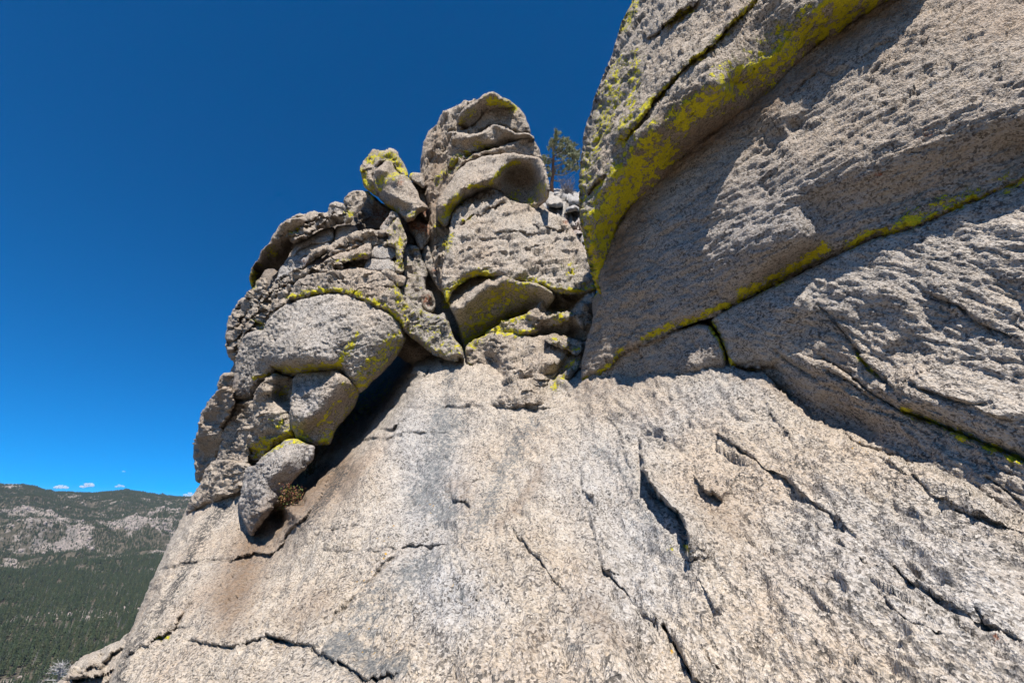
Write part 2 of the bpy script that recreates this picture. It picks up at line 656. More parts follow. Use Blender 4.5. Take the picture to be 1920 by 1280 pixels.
    if F is FL and kind != 'structure' and not strata and lay:
        # thin weathered ledges that follow the layering of the whole outcrop
        la_ = (py + 0.16 * px) / 13.0 + 1.1 * perlin(np.column_stack([px / 70, py / 30, np.full(len(px), 3.3)]), 15)
        lf = la_ - np.floor(la_)
        on_ = np.clip(perlin(np.column_stack([px / 38, py / 18, np.full(len(px), 7.7)]), 16) * 2.2 + 0.1, 0, 1)
        a += lay * on_ * np.where(lf < 0.85, lf / 0.85, (1 - lf) / 0.15)
    for (q, dep, cw, on) in CRACKS:
        if on is not None and key not in on:
            continue
        m = near(px, py, q, 12)
        if key == 'body':
            dep = dep * 0.45
        if key == 'slope':
            dep = dep * 0.6
            cw = max(cw * 0.8, 1.7)
        if m.any():
            dd, _, _, _, tt = seg_dist(px[m], py[m], q)
            tap = np.clip(np.minimum(tt, 1 - tt) / 0.08, 0.25, 1)
            mod = 0.75 + 0.6 * wv2[m]
            a[m] -= dep * tap * mod * np.exp(-(dd / (cw * (0.7 + 0.3 * tap))) ** 2)
            a[m] -= 0.25 * dep * tap * np.exp(-(dd / (cw * 3.5)) ** 2)
    for li_, (q, am, up, dn, on) in enumerate(LEDGES):
        if key == 'slope':
            am = am * (0.5 if li_ > 2 else 1.35 + 0.4 * (li_ == 0))
        if key == 'body':
            am = am * 0.6
        if on is not None and key not in on:
            continue
        m = near(px, py, q, max(up, dn) * 3)
        if m.any():
            dd, _, _, sg, tt = seg_dist(px[m], py[m], q)
            tap = np.clip(np.minimum(tt, 1 - tt) / 0.22, 0, 1) ** 0.6
            edge = np.clip(dd / 3.0, 0, 1) * 0.3 + 0.7
            a[m] += am * tap * np.where(sg < 0, np.exp(-(dd / up) ** 1.5) * edge, -0.25 * np.exp(-(dd / dn) ** 1.5))
    # --- weathered surface, in metres of the place
    q3 = p0 - rhat * a[:, None]
    qn = q3.copy()
    if stretch is not None:
        (x0, y0), (x1, y1), k = stretch
        A_, B_ = F.pos(np.array([x0, x1], float), np.array([y0, y1], float))
        dv = (B_ - A_) / np.linalg.norm(B_ - A_)
        al = qn @ dv
        qn = qn - np.outer(al * (1 - k), dv)
    z = np.linalg.norm(p0, axis=1)
    r1, r2, r3 = rough
    if F is FL and kind != 'structure':
        fac = (fac[0] * 1.7, fac[1] * 1.8)
        hair = hair * 2
        r2 = r2 * 0.8
        if not lay:
            fac = (fac[0] * 0.45, fac[1] * 0.4)
            r2 = r2 * 0.7
    if F is FR:
        flake = flake * 0.5
    if key == 'slope':
        gr_ = np.interp(px, [850, 1250, 1900], [1.0, 1.7, 2.1])
        r2, r3 = r2 * gr_, r3 * gr_
    nz = r1 * fbm(qn * 1.3, 2, 0.5, 21) + r2 * fbm(qn * 5.0, 3, 0.6, 31) 
    pock = fbm(qn * 9.0, 2, 0.6, 41)
    nz += r2 * 0.8 * np.minimum(pock, 0.05)
    fine = fbm(qn * (34.0 if F is FR else 24.0), 2, 0.7, 51)
    ch = fbm(qn * 13.0, 2, 0.6, 61, ridged=True)
    nz += r3 * (fine * 2.0 + ch * 1.3)
    if fac[0]:
        wq = (qn if stretch is not None else q3) + 0.06 * np.stack([perlin(q3 * 3.0, 101), perlin(q3 * 3.0, 102), perlin(q3 * 3.0, 103)], 1)
        if F is FB or F is FD:
            wq = wq * 0.5
        nz += fac[0] * facets(wq * np.array([2.6, 2.6, 3.2]), 3) + fac[1] * facets(wq * np.array([7.0, 7.0, 9.0]), 9)
    # exfoliation flakes: flat scales with sharp rims; and hairline joints
    fl = fbm((qn if stretch is not None else q3) * np.array([1.6, 1.6, 2.2]), 3, 0.55, 81) * 5
    fk = fl - np.floor(fl)
    nz += flake * (np.floor(fl) * 0 + np.where(fk > 0.9, (1 - fk) / 0.1, fk / 0.9)) * (perlin(q3 * 0.9, 85) + 0.5)
    hj = perlin(q3 * np.array([1.1, 1.1, 2.0]) + 0.35 * perlin(q3 * 3.5, 90)[:, None], 91)
    nz -= hair * np.exp(-(hj / 0.016) ** 2) * np.clip(perlin(q3 * 0.8, 93) * 3 + 0.3, 0, 1)
    if faceted:
        c1 = perlin(q3 * 2.2, 71)
        nz += faceted * (np.abs(c1 * 3 - np.round(c1 * 3)))
    fade = np.clip(d / 6.0, 0.35, 1)
    pos = p0 - rhat * (a / cosv)[:, None] + n0 * (nz * fade)[:, None]
    # --- growths
    st = np.zeros((len(px), 7))
    if F is FL and kind != 'structure':
        st[:, 5] = 0.22
    if fill:
        for k, v in fill.items():
            st[:, CH[k]] = v
    for (c_, q, r_, s_, on) in PAINT:
        if on is not None and key not in on:
            continue
        m = near(px, py, q, r_ * 2.3)
        if m.any():
            dd = seg_dist(px[m], py[m], q)[0]
            st[m, c_] = np.maximum(st[m, c_], s_ * np.exp(-(dd / r_) ** 2 * 0.8))
    # --- rear shell: two rings and a fan behind each open edge
    cpx = np.array([px.mean(), py.mean()])
    cen3 = pos.mean(0)
    bi = np.full(len(px), -1, np.int64)
    bi[bverts] = np.arange(len(bverts))
    nb, nf = len(bverts), len(px)
    bp = pos[bverts]
    rb = rhat[bverts]
    ringA = bp + rb * (0.45 * thick)
    ringB = bp + (cen3 - bp) * 0.30 + rb * thick
    mid = cen3 + rb.mean(0) * thick * 1.15
    verts = np.vstack([pos, ringA, ringB, mid[None]])
    i0, i1 = be[:, 0], be[:, 1]
    a0, a1 = nf + bi[i0], nf + bi[i1]
    b0, b1 = a0 + nb, a1 + nb
    q2 = np.stack([i1, i0, a0, a1], 1)
    q3_ = np.stack([a1, a0, b0, b1], 1)
    tri = np.stack([b1, b0, np.full(len(b0), nf + 2 * nb)], 1)
    allq = np.vstack([quads, q2, q3_])
    # outward winding
    allq = allq[:, ::-1]
    tri = tri[:, ::-1]
    stA = np.zeros((len(verts), 4))
    stA[:nf] = st[:, :4]
    stB = np.zeros((len(verts), 4))
    stB[:nf, :3] = st[:, 4:7]
    stB[:, 3] = 1
    stA[nf:nf + nb] = stA[bverts]
    stB[nf:nf + nb] = stB[bverts]
    org = np.array([verts[:nf, 0].mean(), verts[:nf, 1].mean(), verts[:nf, 2].min()])
    me = mesh_np(name, verts - org, allq, tri, (GRANITE,), True, {'stain_a': stA, 'stain_b': stB})
    o = put(name, me, label, cat, group, kind, None, org)
    ROCKS[key + str(seed)] = o
    return o
# ------------------------------------------------------------------ cracks
crack('z1', [(1090, 1112), (1180, 1105), (1330, 1100), (1445, 1112)], 0.07, 2.0)
crack('z1', [(1445, 1112), (1480, 1150), (1510, 1170)], 0.04, 1.5)
crack('z1', [(1370, 1030), (1450, 1070), (1560, 1095), (1640, 1090)], 0.06, 1.8)
crack('z1', [(840, 1075), (900, 1030), (950, 985), (1010, 955), (1100, 925), (1200, 905)], 0.08, 2.0)
crack('z1', [(800, 1255), (900, 1195), (1000, 1165), (1080, 1140)], 0.05, 1.8)
crack('z1', [(830, 1265), (980, 1225), (1150, 1205), (1300, 1212)], 0.05, 1.8)
crack('z1', [(1330, 1120), (1420, 1180), (1500, 1230), (1560, 1262)], 0.04, 1.8)
crack('z1', [(1090, 870), (1110, 905)], 0.05, 1.6)
crack('z4', [(380, 150), (480, 120), (600, 90), (680, 85)], 0.05, 1.8)
crack('z4', [(750, 80), (850, 95), (1000, 95)], 0.04, 1.6)
crack('z4', [(830, 932), (930, 920), (1040, 915), (1110, 890)], 0.06, 1.8)
crack('z4', [(560, 950), (580, 900), (620, 855), (700, 850)], 0.06, 2)
crack('z4', [(640, 1045), (680, 1000), (660, 960)], 0.05, 2)
crack('z4', [(1180, 770), (1120, 860), (1060, 960), (1030, 1060), (1000, 1120)], 0.07, 2.5)
crack('z4', [(320, 1150), (430, 1162), (520, 1152), (600, 1150)], 0.07, 2.2)
crack('z4', [(640, 1135), (760, 1165), (880, 1158), (980, 1172), (1050, 1185), (1090, 1150)], 0.1, 2.6)
crack('z4', [(190, 960), (230, 880), (300, 840)], 0.05, 2)
crack('z4', [(60, 930), (130, 960), (190, 960), (230, 900)], 0.05, 2)
crack('z4', [(600, 655), (680, 640), (770, 575), (880, 540)], 0.06, 2)
crack('z2', [(845, 425), (858, 370), (862, 325)], 0.08, 1.6)
# the slope below, left part
crack('z7', [(895, 655), (960, 625), (1050, 600), (1110, 600), (1200, 582), (1330, 575)], 0.07, 2.2)
crack('z7', [(790, 985), (880, 985), (1000, 988), (1030, 982), (1160, 978)], 0.05, 1.8)
crack('z7', [(1105, 820), (1070, 880), (1050, 940), (1020, 990), (960, 1040), (850, 1090), (780, 1120), (712, 1155)], 0.09, 2.4)
crack('z7', [(1060, 1040), (1120, 1055), (1200, 1065), (1280, 1078), (1380, 1062), (1480, 1040), (1560, 1050), (1700, 1065)], 0.08, 2.4)
crack('z7', [(1520, 800), (1500, 860), (1470, 910)], 0.03, 1.6)
crack('z7', [(1490, 690), (1600, 680)], 0.05, 2.2)
crack('z7', [(1330, 655), (1380, 620), (1420, 560), (1400, 500)], 0.05, 2.5)
crack('z7', [(1060, 310), (1180, 280), (1260, 250), (1370, 200)], 0.10, 3.0)
crack('z7', [(1640, 500), (1600, 600), (1570, 670)], 0.03, 1.7)
# the slope below, centre
crack('z8', [(600, 648), (640, 638), (720, 630), (815, 622)], 0.08, 2.4)
crack('z8', [(815, 622), (900, 618), (985, 616)], 0.03, 1.6)
crack('z8', [(190, 585), (300, 560), (420, 548)], 0.05, 2.0)
crack('z8', [(240, 662), (330, 668), (460, 658), (600, 650)], 0.035, 1.8)
crack('z8', [(595, 670), (530, 725), (440, 830), (370, 900), (320, 960), (290, 1030)], 0.055, 2.2)
crack('z8', [(0, 1060), (60, 1072), (140, 1085), (150, 1110), (210, 1105), (250, 1135), (350, 1165), (430, 1200), (500, 1222), (600, 1215)], 0.09, 2.8)
crack('z8', [(1110, 570), (1160, 640), (1200, 690), (1265, 755)], 0.05, 2.2)
crack('z8', [(870, 445), (910, 410), (950, 360), (1000, 320)], 0.04, 2)
crack('z8', [(822, 350), (826, 400), (838, 440), (880, 455), (930, 485)], 0.04, 2)
crack('z8', [(1500, 735), (1550, 795), (1620, 865), (1700, 930), (1770, 1000)], 0.06, 2.5)
crack('z8', [(1775, 985), (1815, 1040), (1865, 1110), (1925, 1190), (1990, 1250)], 0.13, 4.5)
crack('z8', [(985, 870), (950, 930), (905, 985)], 0.04, 2.4)
crack('z8', [(940, 1110), (905, 1180)], 0.03, 2)
crack('z8', [(440, 158), (520, 148), (600, 138), (720, 130), (830, 135)], 0.05, 1.8)
crack('z8', [(510, 105), (570, 115), (605, 85)], 0.08, 2.5)
crack('z8', [(200, 170), (170, 260), (110, 400), (40, 520)], 0.03, 2)
crack('z8', [(370, 170), (300, 290), (250, 400), (180, 500), (60, 600), (0, 660)], 0.05, 2.4)
crack('z8', [(500, 470), (515, 420), (540, 400)], 0.03, 1.6)
crack('z8', [(600, 20), (780, 5), (860, 15)], 0.05, 1.8)
# the slope below, right part
crack('z9', [(560, 315), (610, 345), (650, 372), (700, 410), (745, 440), (800, 480), (860, 510), (900, 560), (960, 595), (1035, 640)], 0.055, 2.6)
crack('z9', [(640, 370), (700, 405), (750, 445)], 0.06, 4.5)
crack('z9', [(1280, 405), (1320, 440), (1355, 492)], 0.06, 2.4)
crack('z9', [(1100, 360), (1190, 380), (1280, 408)], 0.05, 2)
crack('z9', [(1265, 860), (1310, 900), (1370, 950)], 0.06, 3)
crack('z9', [(1590, 1030), (1630, 1085), (1700, 1130), (1775, 1150)], 0.06, 3.2)
crack('z9', [(1440, 1140), (1530, 1190), (1620, 1240)], 0.04, 2.6)
crack('z9', [(930, 700), (975, 770)], 0.04, 2)
crack('z9', [(1500, 590), (1600, 640), (1700, 690), (1780, 720)], 0.04, 2.4)
crack('z9', [(1620, 480), (1700, 530), (1775, 590)], 0.06, 2.6)
crack('z9', [(380, 370), (383, 430), (378, 500), (372, 570)], 0.04, 1.6)
crack('z9', [(520, 1120), (560, 1180), (600, 1220)], 0.05, 2.6)
crack('z9', [(230, 910), (280, 980), (350, 1040)], 0.03, 2)
# right hand walls
crack('z5', [(820, -10), (760, 60), (700, 125), (640, 190), (560, 250), (490, 300), (400, 380), (350, 470), (300, 540), (240, 600)], 0.09, 2.6)
crack('z5', [(570, 10), (500, 80), (430, 120), (340, 170)], 0.06, 2.4)
crack('z5', [(180, 735), (130, 780), (95, 825)], 0.07, 2.4)
crack('z5', [(160, 560), (110, 640), (80, 720)], 0.05, 2)
crack('z5', [(860, 610), (780, 660), (700, 720), (600, 795), (500, 875), (400, 950)], 0.022, 1.8)
crack('z5', [(1385, 180), (1300, 215), (1250, 262)], 0.025, 2)
crack('z5', [(1060, 310), (960, 400), (920, 445)], 0.03, 2.2)
crack('z5', [(1200, 290), (1130, 335), (1060, 310)], 0.03, 2.2)
crack('z5', [(300, 1130), (315, 1190)], 0.02, 2)
crack('z5', [(190, 1210), (240, 1150)], 0.02, 1.6)
crack('z6', [(1030, 585), (1100, 640), (1150, 705), (1210, 780), (1260, 850), (1310, 900), (1370, 945)], 0.06, 2.4)
crack('z6', [(870, 780), (950, 850), (1020, 890)], 0.05, 2.4)
crack('z6', [(1080, 870), (1190, 920), (1260, 985), (1310, 1010)], 0.05, 2.4)
crack('z6', [(1640, 610), (1700, 670), (1780, 710), (1900, 760)], 0.05, 3)
crack('z6', [(1480, 540), (1560, 590), (1640, 610)], 0.03, 2)
crack('zd', [(1060, 600), (1160, 640), (1300, 700), (1500, 750), (1640, 740)], 0.05, 2.6)
crack('zb', [(940, 1120), (1060, 1090), (1150, 1055), (1300, 1045)], 0.10, 1.6)
crack('zb', [(1190, 975), (1330, 910)], 0.07, 1.4)
crack('zb', [(740, 1250), (900, 1230), (1000, 1250), (1100, 1180)], 0.14, 1.8)

# ledges of the slope and the walls
ledge('ze', [(120, 280), (160, 500), (160, 640), (240, 770), (300, 870), (370, 950), (450, 1040), (560, 1130), (600, 1200), (635, 1330), (660, 1500), (672, 1700)], 0.125, 34, 14)
ledge('ze', [(110, 290), (180, 240), (300, 245), (390, 310), (390, 430)], -0.05, 14, 8)
ledge('ze', [(700, 630), (760, 720), (830, 800), (920, 860), (1010, 960)], 0.06, 30, 10)
ledge('z9', [(95, 395), (65, 470), (65, 530), (115, 580), (110, 640)], 0.08, 22, 10)
ledge('z9', [(100, 560), (100, 660), (150, 850), (220, 900)], 0.05, 34, 10)
ledge('z9', [(200, 600), (230, 700), (330, 800)], 0.02, 30, 12)
ledge('z9', [(560, 310), (700, 405), (860, 510), (1035, 640), (1150, 760)], 0.055, 40, 14)
ledge('z9', [(1180, 380), (1350, 495), (1500, 590), (1780, 720)], 0.05, 36, 14)
ledge('z9', [(1250, 850), (1400, 960), (1590, 1060), (1775, 1150)], 0.05, 40, 16)
ledge('z9', [(380, 1045), (400, 1100), (470, 1190), (560, 1290)], 0.09, 36, 12)
ledge('z8', [(1110, 570), (1160, 640), (1200, 690), (1265, 755), (1350, 860)], 0.04, 34, 14)
ledge('z8', [(1500, 735), (1620, 865), (1770, 1000)], 0.05, 34, 14)
ledge('z8', [(0, 1058), (140, 1085), (250, 1135), (430, 1200), (600, 1215)], 0.05, 30, 10)
ledge('z7', [(1060, 1040), (1280, 1078), (1480, 1040), (1700, 1065)], 0.05, 30, 10)
ledge('z7', [(712, 1155), (850, 1090), (1020, 990), (1105, 820)], 0.07, 24, 8)
ledge('z7', [(895, 655), (1050, 600), (1200, 582)], 0.05, 24, 8)
ledge('z7', [(1260, 590), (1330, 580), (1400, 548), (1500, 535), (1560, 520), (1640, 440), (1700, 380)], 0.13, 26, 10)
ledge('z8', [(130, 400), (90, 500), (30, 590), (-60, 660)], 0.06, 24, 10)
ledge('z8', [(595, 670), (440, 830), (320, 960), (290, 1030)], 0.045, 24, 14)
ledge('z8', [(440, 155), (600, 138), (830, 132)], 0.03, 24, 10)
ledge('z5', [(240, 600), (350, 470), (400, 380), (560, 250), (700, 125), (820, -10)], 0.10, 40, 14)
ledge('z5', [(340, 170), (430, 120), (570, 10)], 0.08, 30, 12)
ledge('z5', [(95, 825), (180, 735)], 0.07, 26, 8)
ledge('z5', [(860, 610), (700, 720), (400, 950)], 0.012, 14, 8)
ledge('z6', [(1030, 585), (1210, 780), (1370, 945), (1480, 1010)], 0.04, 34, 10)
ledge('z6', [(1080, 870), (1190, 920), (1310, 1010)], 0.03, 24, 10)
ledge('z6', [(870, 780), (950, 850), (1100, 900)], 0.03, 24, 10)
ledge('z6', [(1480, 540), (1640, 610), (1700, 670), (1900, 760)], 0.05, 30, 10)
ledge('zd', [(60, 450), (200, 540), (300, 580), (400, 600)], 0.04, 24, 8)
ledge('zd', [(940, 500), (1060, 600), (1300, 700), (1500, 750), (1700, 860), (1900, 900)], 0.045, 26, 8)
ledge('z1', [(840, 1075), (950, 985), (1100, 925), (1200, 905)], 0.10, 22, 8)
ledge('z1', [(1090, 1112), (1330, 1100), (1445, 1112)], 0.09, 18, 8)
ledge('z1', [(1370, 1030), (1450, 1070), (1640, 1090)], 0.09, 18, 6)
ledge('z4', [(640, 1135), (760, 1165), (880, 1158), (1050, 1185)], 0.06, 20, 6)
ledge('zb', [(740, 1250), (1000, 1250), (1260, 1150)], 0.3, 12, 8)

# ------------------------------------------------------------------ lichen, rust, stains
Lp = lambda z, pts, r, s=1.0, on=None: paint('lichen', z, pts, r, s, on)
Lp('z5', [(140, 1240), (150, 1120), (150, 1000), (200, 880), (280, 760), (380, 640)], 92, 0.95, ('overhang',))
Lp('z5', [(480, 520), (560, 460), (640, 410), (700, 390)], 48, 0.9, ('overhang',))
Lp('z5', [(700, 350), (800, 300), (900, 220), (980, 150), (1100, 90), (1250, 10), (1330, -60)], 75, 0.85, ('overhang',))
Lp('z5', [(750, 330), (900, 270), (1060, 160), (1180, 70)], 28, 0.9, ('overhang',))
Lp('z5', [(240, 600), (300, 520), (350, 440), (400, 385), (500, 290), (640, 190), (700, 120), (800, 10)], 14, 0.85, ('overhang',))
Lp('z5', [(430, 120), (530, 50)], 10, 0.7, ('overhang',))
Lp('z5', [(60, 900), (80, 720), (140, 600), (180, 450), (230, 280)], 42, 0.56, ('overhang',))
Lp('z5', [(250, 560), (280, 430), (300, 240)], 30, 0.5, ('overhang',))
Lp('z5', [(240, 120), (290, 20)], 26, 0.6, ('overhang',))
Lp('z5', [(740, 1225), (830, 1200), (920, 1150), (1000, 1095), (1090, 1040)], 24, 0.85)
Lp('z5', [(1180, 1030), (1260, 990), (1400, 950), (1530, 900), (1700, 830), (1920, 765)], 22, 0.9)
Lp('z5', [(1400, 930), (1500, 850), (1620, 850), (1760, 780), (1880, 740)], 34, 0.55)
Lp('z6', [(330, 735), (420, 695), (550, 660), (620, 620), (700, 590), (760, 545)], 14, 0.95)
Lp('z6', [(80, 920), (150, 880), (200, 840), (240, 780)], 13, 0.85, ('wall1',))
Lp('z6', [(600, 670), (640, 740), (670, 820), (720, 865), (800, 890), (850, 930), (950, 1010), (1060, 1105)], 13, 0.95, ('wall2', 'wall3', 'wedge', 'bedrock'))
Lp('z6', [(1420, 1040), (1480, 1075), (1600, 1125), (1750, 1190), (1898, 1255)], 18, 0.8)
Lp('z6', [(110, 990), (190, 960)], 22, 0.7, ('wedge',))
Lp('z6', (455, 955), 20, 0.9, ('wedge',))
Lp('z6', [(590, 910), (660, 890)], 10, 0.8, ('wedge',))
Lp('z6', [(1210, 800), (1310, 900)], 8, 0.7)
Lp('z4', [(345, 470), (350, 380), (420, 330), (500, 275), (560, 262), (650, 270)], 26, 0.95)
Lp('z4', [(480, 700), (560, 600), (650, 480), (750, 420), (850, 380)], 95, 0.55)
Lp('z4', [(490, 720), (620, 640), (760, 575), (880, 540)], 28, 0.8)
Lp('z4', [(850, 280), (950, 320), (1060, 360), (1150, 385), (1320, 350)], 26, 0.65)
Lp('z4', (1180, 240), 70, 0.42)
Lp('z4', (1100, 560), 80, 0.5)
Lp('z4', [(640, 640), (820, 662), (940, 640)], 18, 0.85)
Lp('z4', [(500, 860), (540, 950)], 16, 0.7, ('foot',))
Lp('z4', [(1190, 840), (1120, 930), (1060, 1000)], 45, 0.5)
Lp('z4', [(1330, 1100), (1450, 1040)], 26, 0.6, ('wedge',))
Lp('z4', [(1080, 700), (1200, 760)], 45, 0.42)
Lp('z4', [(1340, 300), (1360, 420)], 20, 0.8)
Lp('z3', [(570, 300), (650, 300), (740, 300), (860, 280), (940, 275), (1000, 200), (1060, 90)], 24, 0.8)
Lp('z3', [(1060, 420), (1100, 330), (1200, 210), (1290, 120)], 60, 0.56)
Lp('z3', [(450, 790), (540, 740), (640, 695), (750, 705)], 40, 0.85)
Lp('z3', (600, 620), 45, 0.6)
Lp('z3', [(960, 490), (900, 550), (865, 605)], 11, 0.8)
Lp('z3', [(860, 740), (905, 690)], 26, 0.7)
Lp('z3', (690, 640), 26, 0.7)
Lp('z3', (620, 430), 45, 0.5)
Lp('z3', (990, 390), 18, 0.8)
Lp('z3', [(440, 350), (530, 330)], 14, 0.7)
Lp('z2', [(550, 820), (650, 790), (800, 770), (900, 762), (1000, 795), (1100, 845), (1200, 885), (1300, 960), (1340, 1020)], 20, 0.85)
Lp('z2', [(1290, 760), (1320, 850), (1360, 960)], 45, 0.5)
Lp('z2', [(270, 740), (290, 650)], 30, 0.95)
Lp('z2', (420, 500), 45, 0.6)
Lp('z2', [(560, 370), (600, 350), (590, 330)], 22, 0.7)
Lp('z2', (960, 235), 28, 0.65)
Lp('z2', (330, 1015), 32, 0.65)
Lp('z2', [(1320, 410), (1310, 500), (1320, 620)], 38, 0.52)
Lp('z2', [(870, 560), (960, 545), (1080, 530)], 10, 0.7)
Lp('z2', (340, 600), 18, 0.6)
Lp('z1', [(150, 650), (175, 740), (240, 840)], 26, 0.9)
Lp('z1', [(200, 570), (280, 545), (370, 555), (420, 630), (480, 690)], 30, 0.8)
Lp('z1', [(280, 770), (310, 720), (390, 695)], 34, 0.72)
Lp('z1', [(300, 880), (400, 940)], 20, 0.6)
Lp('z1', (510, 970), 26, 0.8)
Lp('z1', [(1060, 145), (1150, 160), (1245, 205)], 26, 0.95)
Lp('z1', [(870, 310), (900, 280), (950, 220)], 22, 0.72)
Lp('z1', [(980, 470), (1060, 490)], 30, 0.6)
Lp('z1', [(810, 620), (860, 560), (910, 540)], 30, 0.72)
Lp('z1', [(740, 990), (790, 910), (850, 860)], 36, 0.9)
Lp('z1', [(920, 780), (1070, 765), (1100, 700), (1180, 625), (1280, 595)], 15, 0.9)
Lp('z1', (1440, 800), 60, 0.5)
Lp('z1', (1250, 840), 50, 0.45)
Lp('z1', (1370, 870), 50, 0.55)
Lp('z1', (700, 1070), 34, 0.6)
Lp('z1', [(770, 660), (690, 730)], 28, 0.6)
Lp('z1', [(880, 1040), (940, 1000)], 12, 0.8)
Lp('z1', [(790, 1130), (760, 1220)], 26, 0.65)
Lp('z1', [(1840, 1250), (1730, 1180)], 30, 0.8, ('overhang',))
Lp('z1', (1490, 850), 34, 0.5, ('bulge',))
Lp('p', (1258, 1047), 6, 0.8)
Lp('z8', (1895, 690), 14, 0.9)
Lp('z7', [(930, 1050), (980, 1035)], 12, 0.8)
Lp('z3', (900, 640), 120, 0.35)
Lp('z3', [(1000, 590), (1250, 400)], 60, 0.42)
Rp = lambda z, pts, r, s=0.8: paint('rust', z, pts, r, s)
Rp('z1', (590, 1070), 60, 0.7)
Rp('z1', (425, 745), 36, 0.55)
Rp('z1', (600, 960), 46, 0.6)
Rp('z1', (400, 600), 30, 0.5)
Rp('z1', (1620, 1020), 30, 0.6)
Rp('z1', (1700, 1090), 60, 0.5)
Rp('z2', (1180, 240), 80, 0.55)
Rp('z2', [(1400, 300), (1500, 360)], 45, 0.65)
Rp('z2', (1560, 640), 40, 0.55)
Rp('z2', (1510, 840), 50, 0.6)
Rp('z2', (650, 570), 30, 0.5)
Rp('z2', (940, 600), 30, 0.5)
Rp('z2', (760, 345), 14, 0.6)
Rp('z2', (520, 750), 14, 0.7)
Rp('z5', (1500, 570), 60, 0.45)
Rp('z5', (1300, 740), 40, 0.4)
Rp('z5', (270, 720), 30, 0.5)
Rp('z9', (1690, 1130), 40, 0.5)
Bp = lambda z, pts, r, s=0.8: paint('brown', z, pts, r, s)
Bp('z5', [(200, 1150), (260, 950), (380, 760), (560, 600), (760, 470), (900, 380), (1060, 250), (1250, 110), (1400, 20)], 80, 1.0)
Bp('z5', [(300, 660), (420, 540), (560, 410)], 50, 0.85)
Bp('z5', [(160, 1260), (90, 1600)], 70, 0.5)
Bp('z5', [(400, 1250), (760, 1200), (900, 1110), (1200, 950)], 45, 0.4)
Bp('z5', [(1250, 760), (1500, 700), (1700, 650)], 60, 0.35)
Bp('z6', [(700, 900), (900, 960), (1100, 1080)], 30, 0.4)
Bp('z3', [(760, 680), (900, 560), (1030, 430)], 70, 0.65)
Bp('z3', [(720, 960), (860, 850), (1000, 740)], 60, 0.7)
Bp('z3', [(520, 1240), (650, 1150), (780, 1060)], 70, 0.5)
Bp('z3', [(1180, 300), (1300, 130)], 30, 0.6)
Bp('z3', [(100, 900), (160, 640), (290, 380)], 70, 0.45)
Bp('z3', [(1350, 90), (1450, 150)], 30, 0.8)
Bp('z1', (1300, 740), 170, 0.55)
Bp('z1', [(1400, 860), (1200, 830)], 50, 0.6)
Bp('z1', [(880, 330), (1000, 240), (1100, 190)], 50, 0.5)
Bp('z1', [(950, 820), (1060, 770)], 40, 0.5)
Bp('z1', [(820, 600), (1000, 520), (1200, 440)], 30, 0.4)
Bp('z1', [(700, 640), (660, 850), (660, 1100)], 90, 0.7)
Bp('z1', [(700, 400), (660, 560)], 60, 0.5)
Bp('z2', [(300, 650), (430, 520), (540, 420)], 90, 0.55)
Bp('z2', [(640, 410), (760, 360), (860, 310)], 40, 0.5)
Bp('z2', [(130, 1150), (230, 1000)], 80, 0.45)
Bp('z2', (1310, 690), 45, 0.7)
Bp('z4', [(560, 620), (760, 480), (900, 440)], 110, 0.45)
Bp('z4', [(950, 640), (1120, 660), (1240, 690)], 30, 0.6)
Bp('z7', [(1290, 950), (1340, 780), (1400, 640), (1500, 520)], 85, 0.62)
Bp('p', [(430, 1130), (470, 1030), (500, 985), (590, 925), (640, 880)], 40, 0.95)
Bp('z3', [(900, 850), (1080, 560), (1300, 230)], 90, 0.8)  # brown rock tone, also painted over the bluish shade of the hollow
Bp('z9', [(560, 560), (640, 660)], 60, 0.4)
Bp('z8', [(830, 360), (900, 380), (900, 450)], 40, 0.4)
Bp('z8', [(1230, 300), (1150, 420), (1040, 560)], 24, 0.5)
Bp('z8', [(250, 900), (120, 1000)], 60, 0.35)
Bp('z9', [(90, 1000), (180, 1150)], 60, 0.4)
ledge('z8', [(822, 345), (828, 400), (838, 440), (880, 455), (930, 485)], 0.05, 22, 6)
ledge('z8', [(1000, 310), (960, 370), (930, 485)], 0.04, 16, 6)
ledge('z8', [(970, 860), (940, 930), (900, 985)], 0.04, 24, 8)
ledge('z8', [(660, 200), (640, 300), (560, 420)], 0.03, 30, 12)
ledge('z8', [(0, 660), (60, 600), (180, 500), (250, 400), (300, 290), (370, 170)], 0.08, 22, 8)
ledge('z9', [(150, 250), (210, 300), (240, 420), (290, 560)], 0.05, 26, 10)
ledge('z9', [(760, 180), (860, 330), (900, 400)], 0.05, 30, 10)
ledge('z9', [(480, 850), (560, 980), (620, 1060)], 0.05, 26, 10)
ledge('z9', [(1180, 900), (1300, 1060), (1440, 1140), (1600, 1240)], 0.05, 34, 12)
ledge('z9', [(950, 660), (1100, 800), (1250, 900)], 0.03, 30, 12)
Bp('z5', [(100, 1500), (500, 1250), (900, 1000)], 160, 0.35)
Bp('z6', [(100, 950), (600, 780)], 90, 0.4)
Bp('z8', (60, 600), 90, 0.4)
Bp('z8', [(1240, 1040), (1180, 1150)], 40, 0.35)
Bp('z9', (600, 640), 60, 0.25)
Sp = lambda z, pts, r, s=0.55: paint('slate', z, pts, r, s)
Sp('z8', [(800, 40), (790, 200), (740, 330), (690, 420), (820, 480)], 85, 0.66)
Sp('z8', [(560, 800), (430, 1000), (380, 1200)], 90, 0.5)
Sp('z9', [(300, 700), (420, 820), (430, 900)], 60, 0.35)
ledge('z3', [(1030, 735), (1130, 712), (1190, 716), (1280, 700)], 0.10, 16, 8)
ledge('z3', [(1180, 655), (1240, 665), (1300, 640), (1330, 600)], 0.12, 14, 6)
ledge('z3', [(1330, 330), (1390, 350), (1450, 310)], 0.12, 14, 6)
